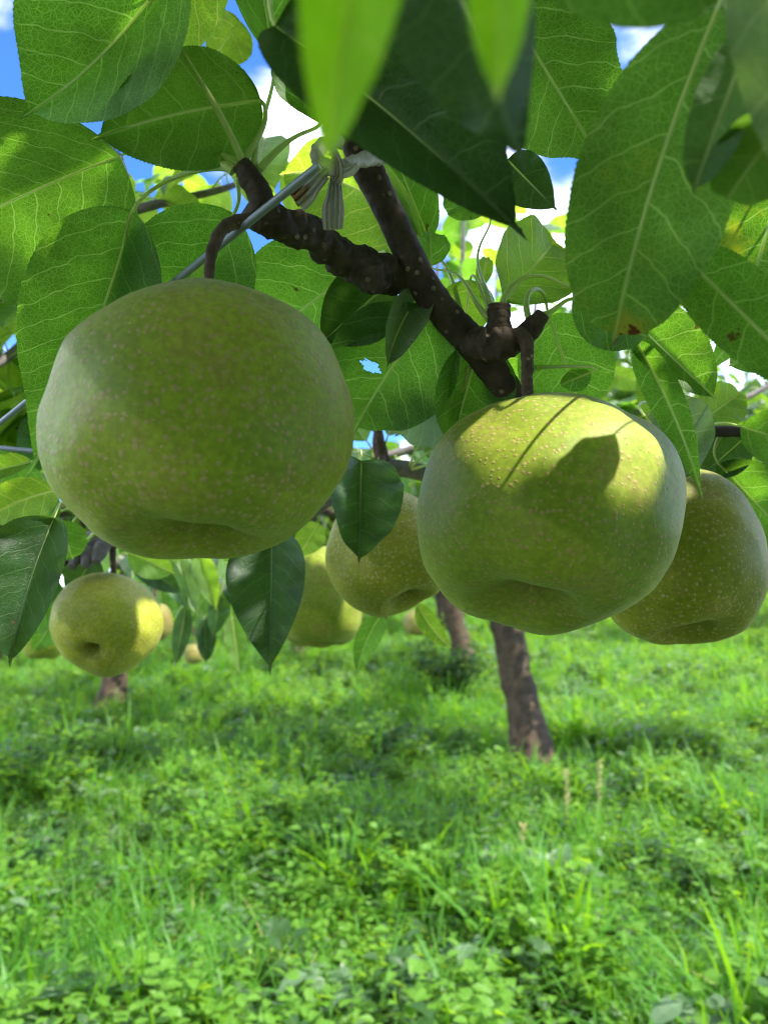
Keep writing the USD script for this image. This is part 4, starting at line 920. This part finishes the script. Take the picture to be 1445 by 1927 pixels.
bough('blurred bough above the right-hand pears in front of the far wood', px((1000, 800, 1.2), (1150, 770, 1.2), (1300, 770, 1.25), (1480, 700, 1.3)), [.009, .008, .006, .004], 12, looks=(LEAF, LEAF_YOUNG))
for k, (x, y0, y1, d) in enumerate(((870, 620, 370, 1.35), (822, 640, 420, 1.6), (1082, 640, 440, 1.5), (935, 700, 330, 2.1), (330, 420, 300, 1.4), (1010, 640, 400, 1.9))):
    where = ('tallest in the pale gap right of the branch', 'close beside the branch in the pale gap', 'at the left edge of the large brown tipped leaf', 'small and far in the pale gap', 'peeping out below the oval leaf at upper left', 'short one behind the oval leaf of the right spur')[k]
    bough('upright blurred water shoot ' + where, px((x - 6, y0, d), (x, (y0 + y1) / 2, d), (x + 5, y1, d)), [.006, .004, .002], 9, looks=(LEAF, LEAF_YOUNG), name='water_shoot', cat='shoot', hang=0.2, pet=.03)
# unseen canopy over the viewpoint, added to shade the fruit, gaps left for sun
GAPS = [(at(1195, 815, .272), .009), (at(1150, 800, .272), .005), (at(900, 825, .284), .008), (at(965, 850, .27), .006), (at(1420, 140, .142), .010), (at(318, 1150, .63), .012), (at(640, 1045, .74), .010), (at(674, 1155, .73), .012),
        (at(1250, 800, .39), .012), (at(1280, 610, .36), .010), (at(230, 120, .38), .015), (at(540, 380, .39), .01)]


SHADED = [at(*q) for q in ((590, 1090, .73), (615, 1125, .73), (565, 1075, .73), (1150, 250, .20), (1250, 300, .205), (1200, 450, .21), (1250, 150, .19), (1180, 560, .22), (1110, 380, .205), (1300, 120, .19), (640, 700, .255), (600, 600, .25), (540, 560, .25), (655, 800, .255), (500, 620, .24),
                           (1330, 200, .162), (1320, 290, .16), (150, 1130, .61), (130, 1165, .62), (1050, 830, .268), (1075, 785, .272), (1040, 880, .264), (1130, 910, .26), (1180, 930, .262), (900, 930, .27), (950, 930, .265), (1060, 870, .262), (1000, 970, .258), (1100, 1000, .255), (1200, 1000, .26), (1250, 930, .268), (1160, 930, .26), (1330, 950, .385), (1400, 1000, .39), (740, 960, .53), (700, 1000, .53), (250, 1130, .62), (200, 1120, .61))]


def own_tree():
    r = np.random.default_rng(19)
    t = thing('pear_tree', 'unseen pear tree at the viewpoint, canopy shaped to shade the nearest fruit', 'tree', (0.75, -1.25, float(gz(0.75, -1.25))))
    o = origin[str(t.GetPath())]
    obj('trunk', tube([o + [0, 0, -.15], o + [0.01, 0, .05], o + [0.02, 0, .7], o + [-.05, .03, 1.45]], [.2, .16, .12, .11], 40, 20, .2, 3, 9.0), TRUNK, t)
    pts = []
    for k in range(9):
        a = k * 0.698 + r.uniform(-.2, .2); d = np.array([math.cos(a), math.sin(a), 0])
        P = [o + [-.05, .03, 1.4], o + d * 0.4 + [0, 0, 1.68], o + d * 1.1 + [0, 0, 1.92], o + d * r.uniform(1.5, 1.75) + [0, 0, 2.05]]
        obj('limb', tube(P, [.06, .04, .025, .008], 24, 9, .15, k, 20.0), TRUNK, t)
        pts.append(resample(P, 30)[0][6:])
    n = 21000
    xy = np.stack([r.uniform(-0.7, 2.6, n), r.uniform(-3.0, 0.62, n)], 1)
    z = 1.93 + 0.5 * r.beta(1.3, 2.0, n) + 0.25 * np.clip(xy[:, 1] + 0.1, 0, 1) - 0.45 * np.clip((-xy[:, 1] - 0.5), 0, 1) * r.uniform(0, 1, n)
    p = np.column_stack([xy, z])
    for k, q in enumerate(SHADED):  # extra canopy leaves set along sun rays to shade chosen spots
        for m in range(9):
            p[9 * k + m] = q + SUN * r.uniform(0.5, 0.85) + r.normal(0, 0.016, 3) + [0, 0, 0.0]
    V, F = crown_leaves(r, p, 0.08)
    tri = V[F].reshape(n, -1, 3, 3)
    dense = np.concatenate([V.reshape(n, 15, 3), tri.mean(2), (tri[:, :, 0] + tri[:, :, 1]) / 2, (tri[:, :, 1] + tri[:, :, 2]) / 2, (tri[:, :, 0] + tri[:, :, 2]) / 2], 1)
    V = V.reshape(n, 15, 3); keep = np.ones(n, bool)
    for g, rad in GAPS:                                   # leaves in the way of the aimed sun patches are left out
        w = dense - g; al = w @ SUN
        near = np.linalg.norm(w - al[..., None] * SUN, axis=2).min(1)
        keep &= ~((al.max(1) > 0) & (near < rad + 0.004))
    F = F.reshape(n, -1, 3)[keep].reshape(-1, 3)
    used, F = np.unique(F, return_inverse=True)
    obj('crown', (V.reshape(-1, 3)[used], F.reshape(-1, 3)), CROWN, t, smooth=False)


own_tree()
for k, (x, y) in enumerate([(-4.2, -2.5), (4.6, -3.0), (-2.95, 4.8), (0.5, -6.0)]):  # those behind are unseen, added to darken the viewer side of the fruit
    place(protos[k % 3], (x, y, float(gz(x, y)) - 0.02), 70.0 * k, ('unseen pear tree behind the viewpoint on the left', 'unseen pear tree behind the viewpoint on the right', 'pear tree just outside the left edge whose crown shades the grass', 'unseen pear tree farthest behind the viewpoint')[k], 'pear trees around the viewpoint')
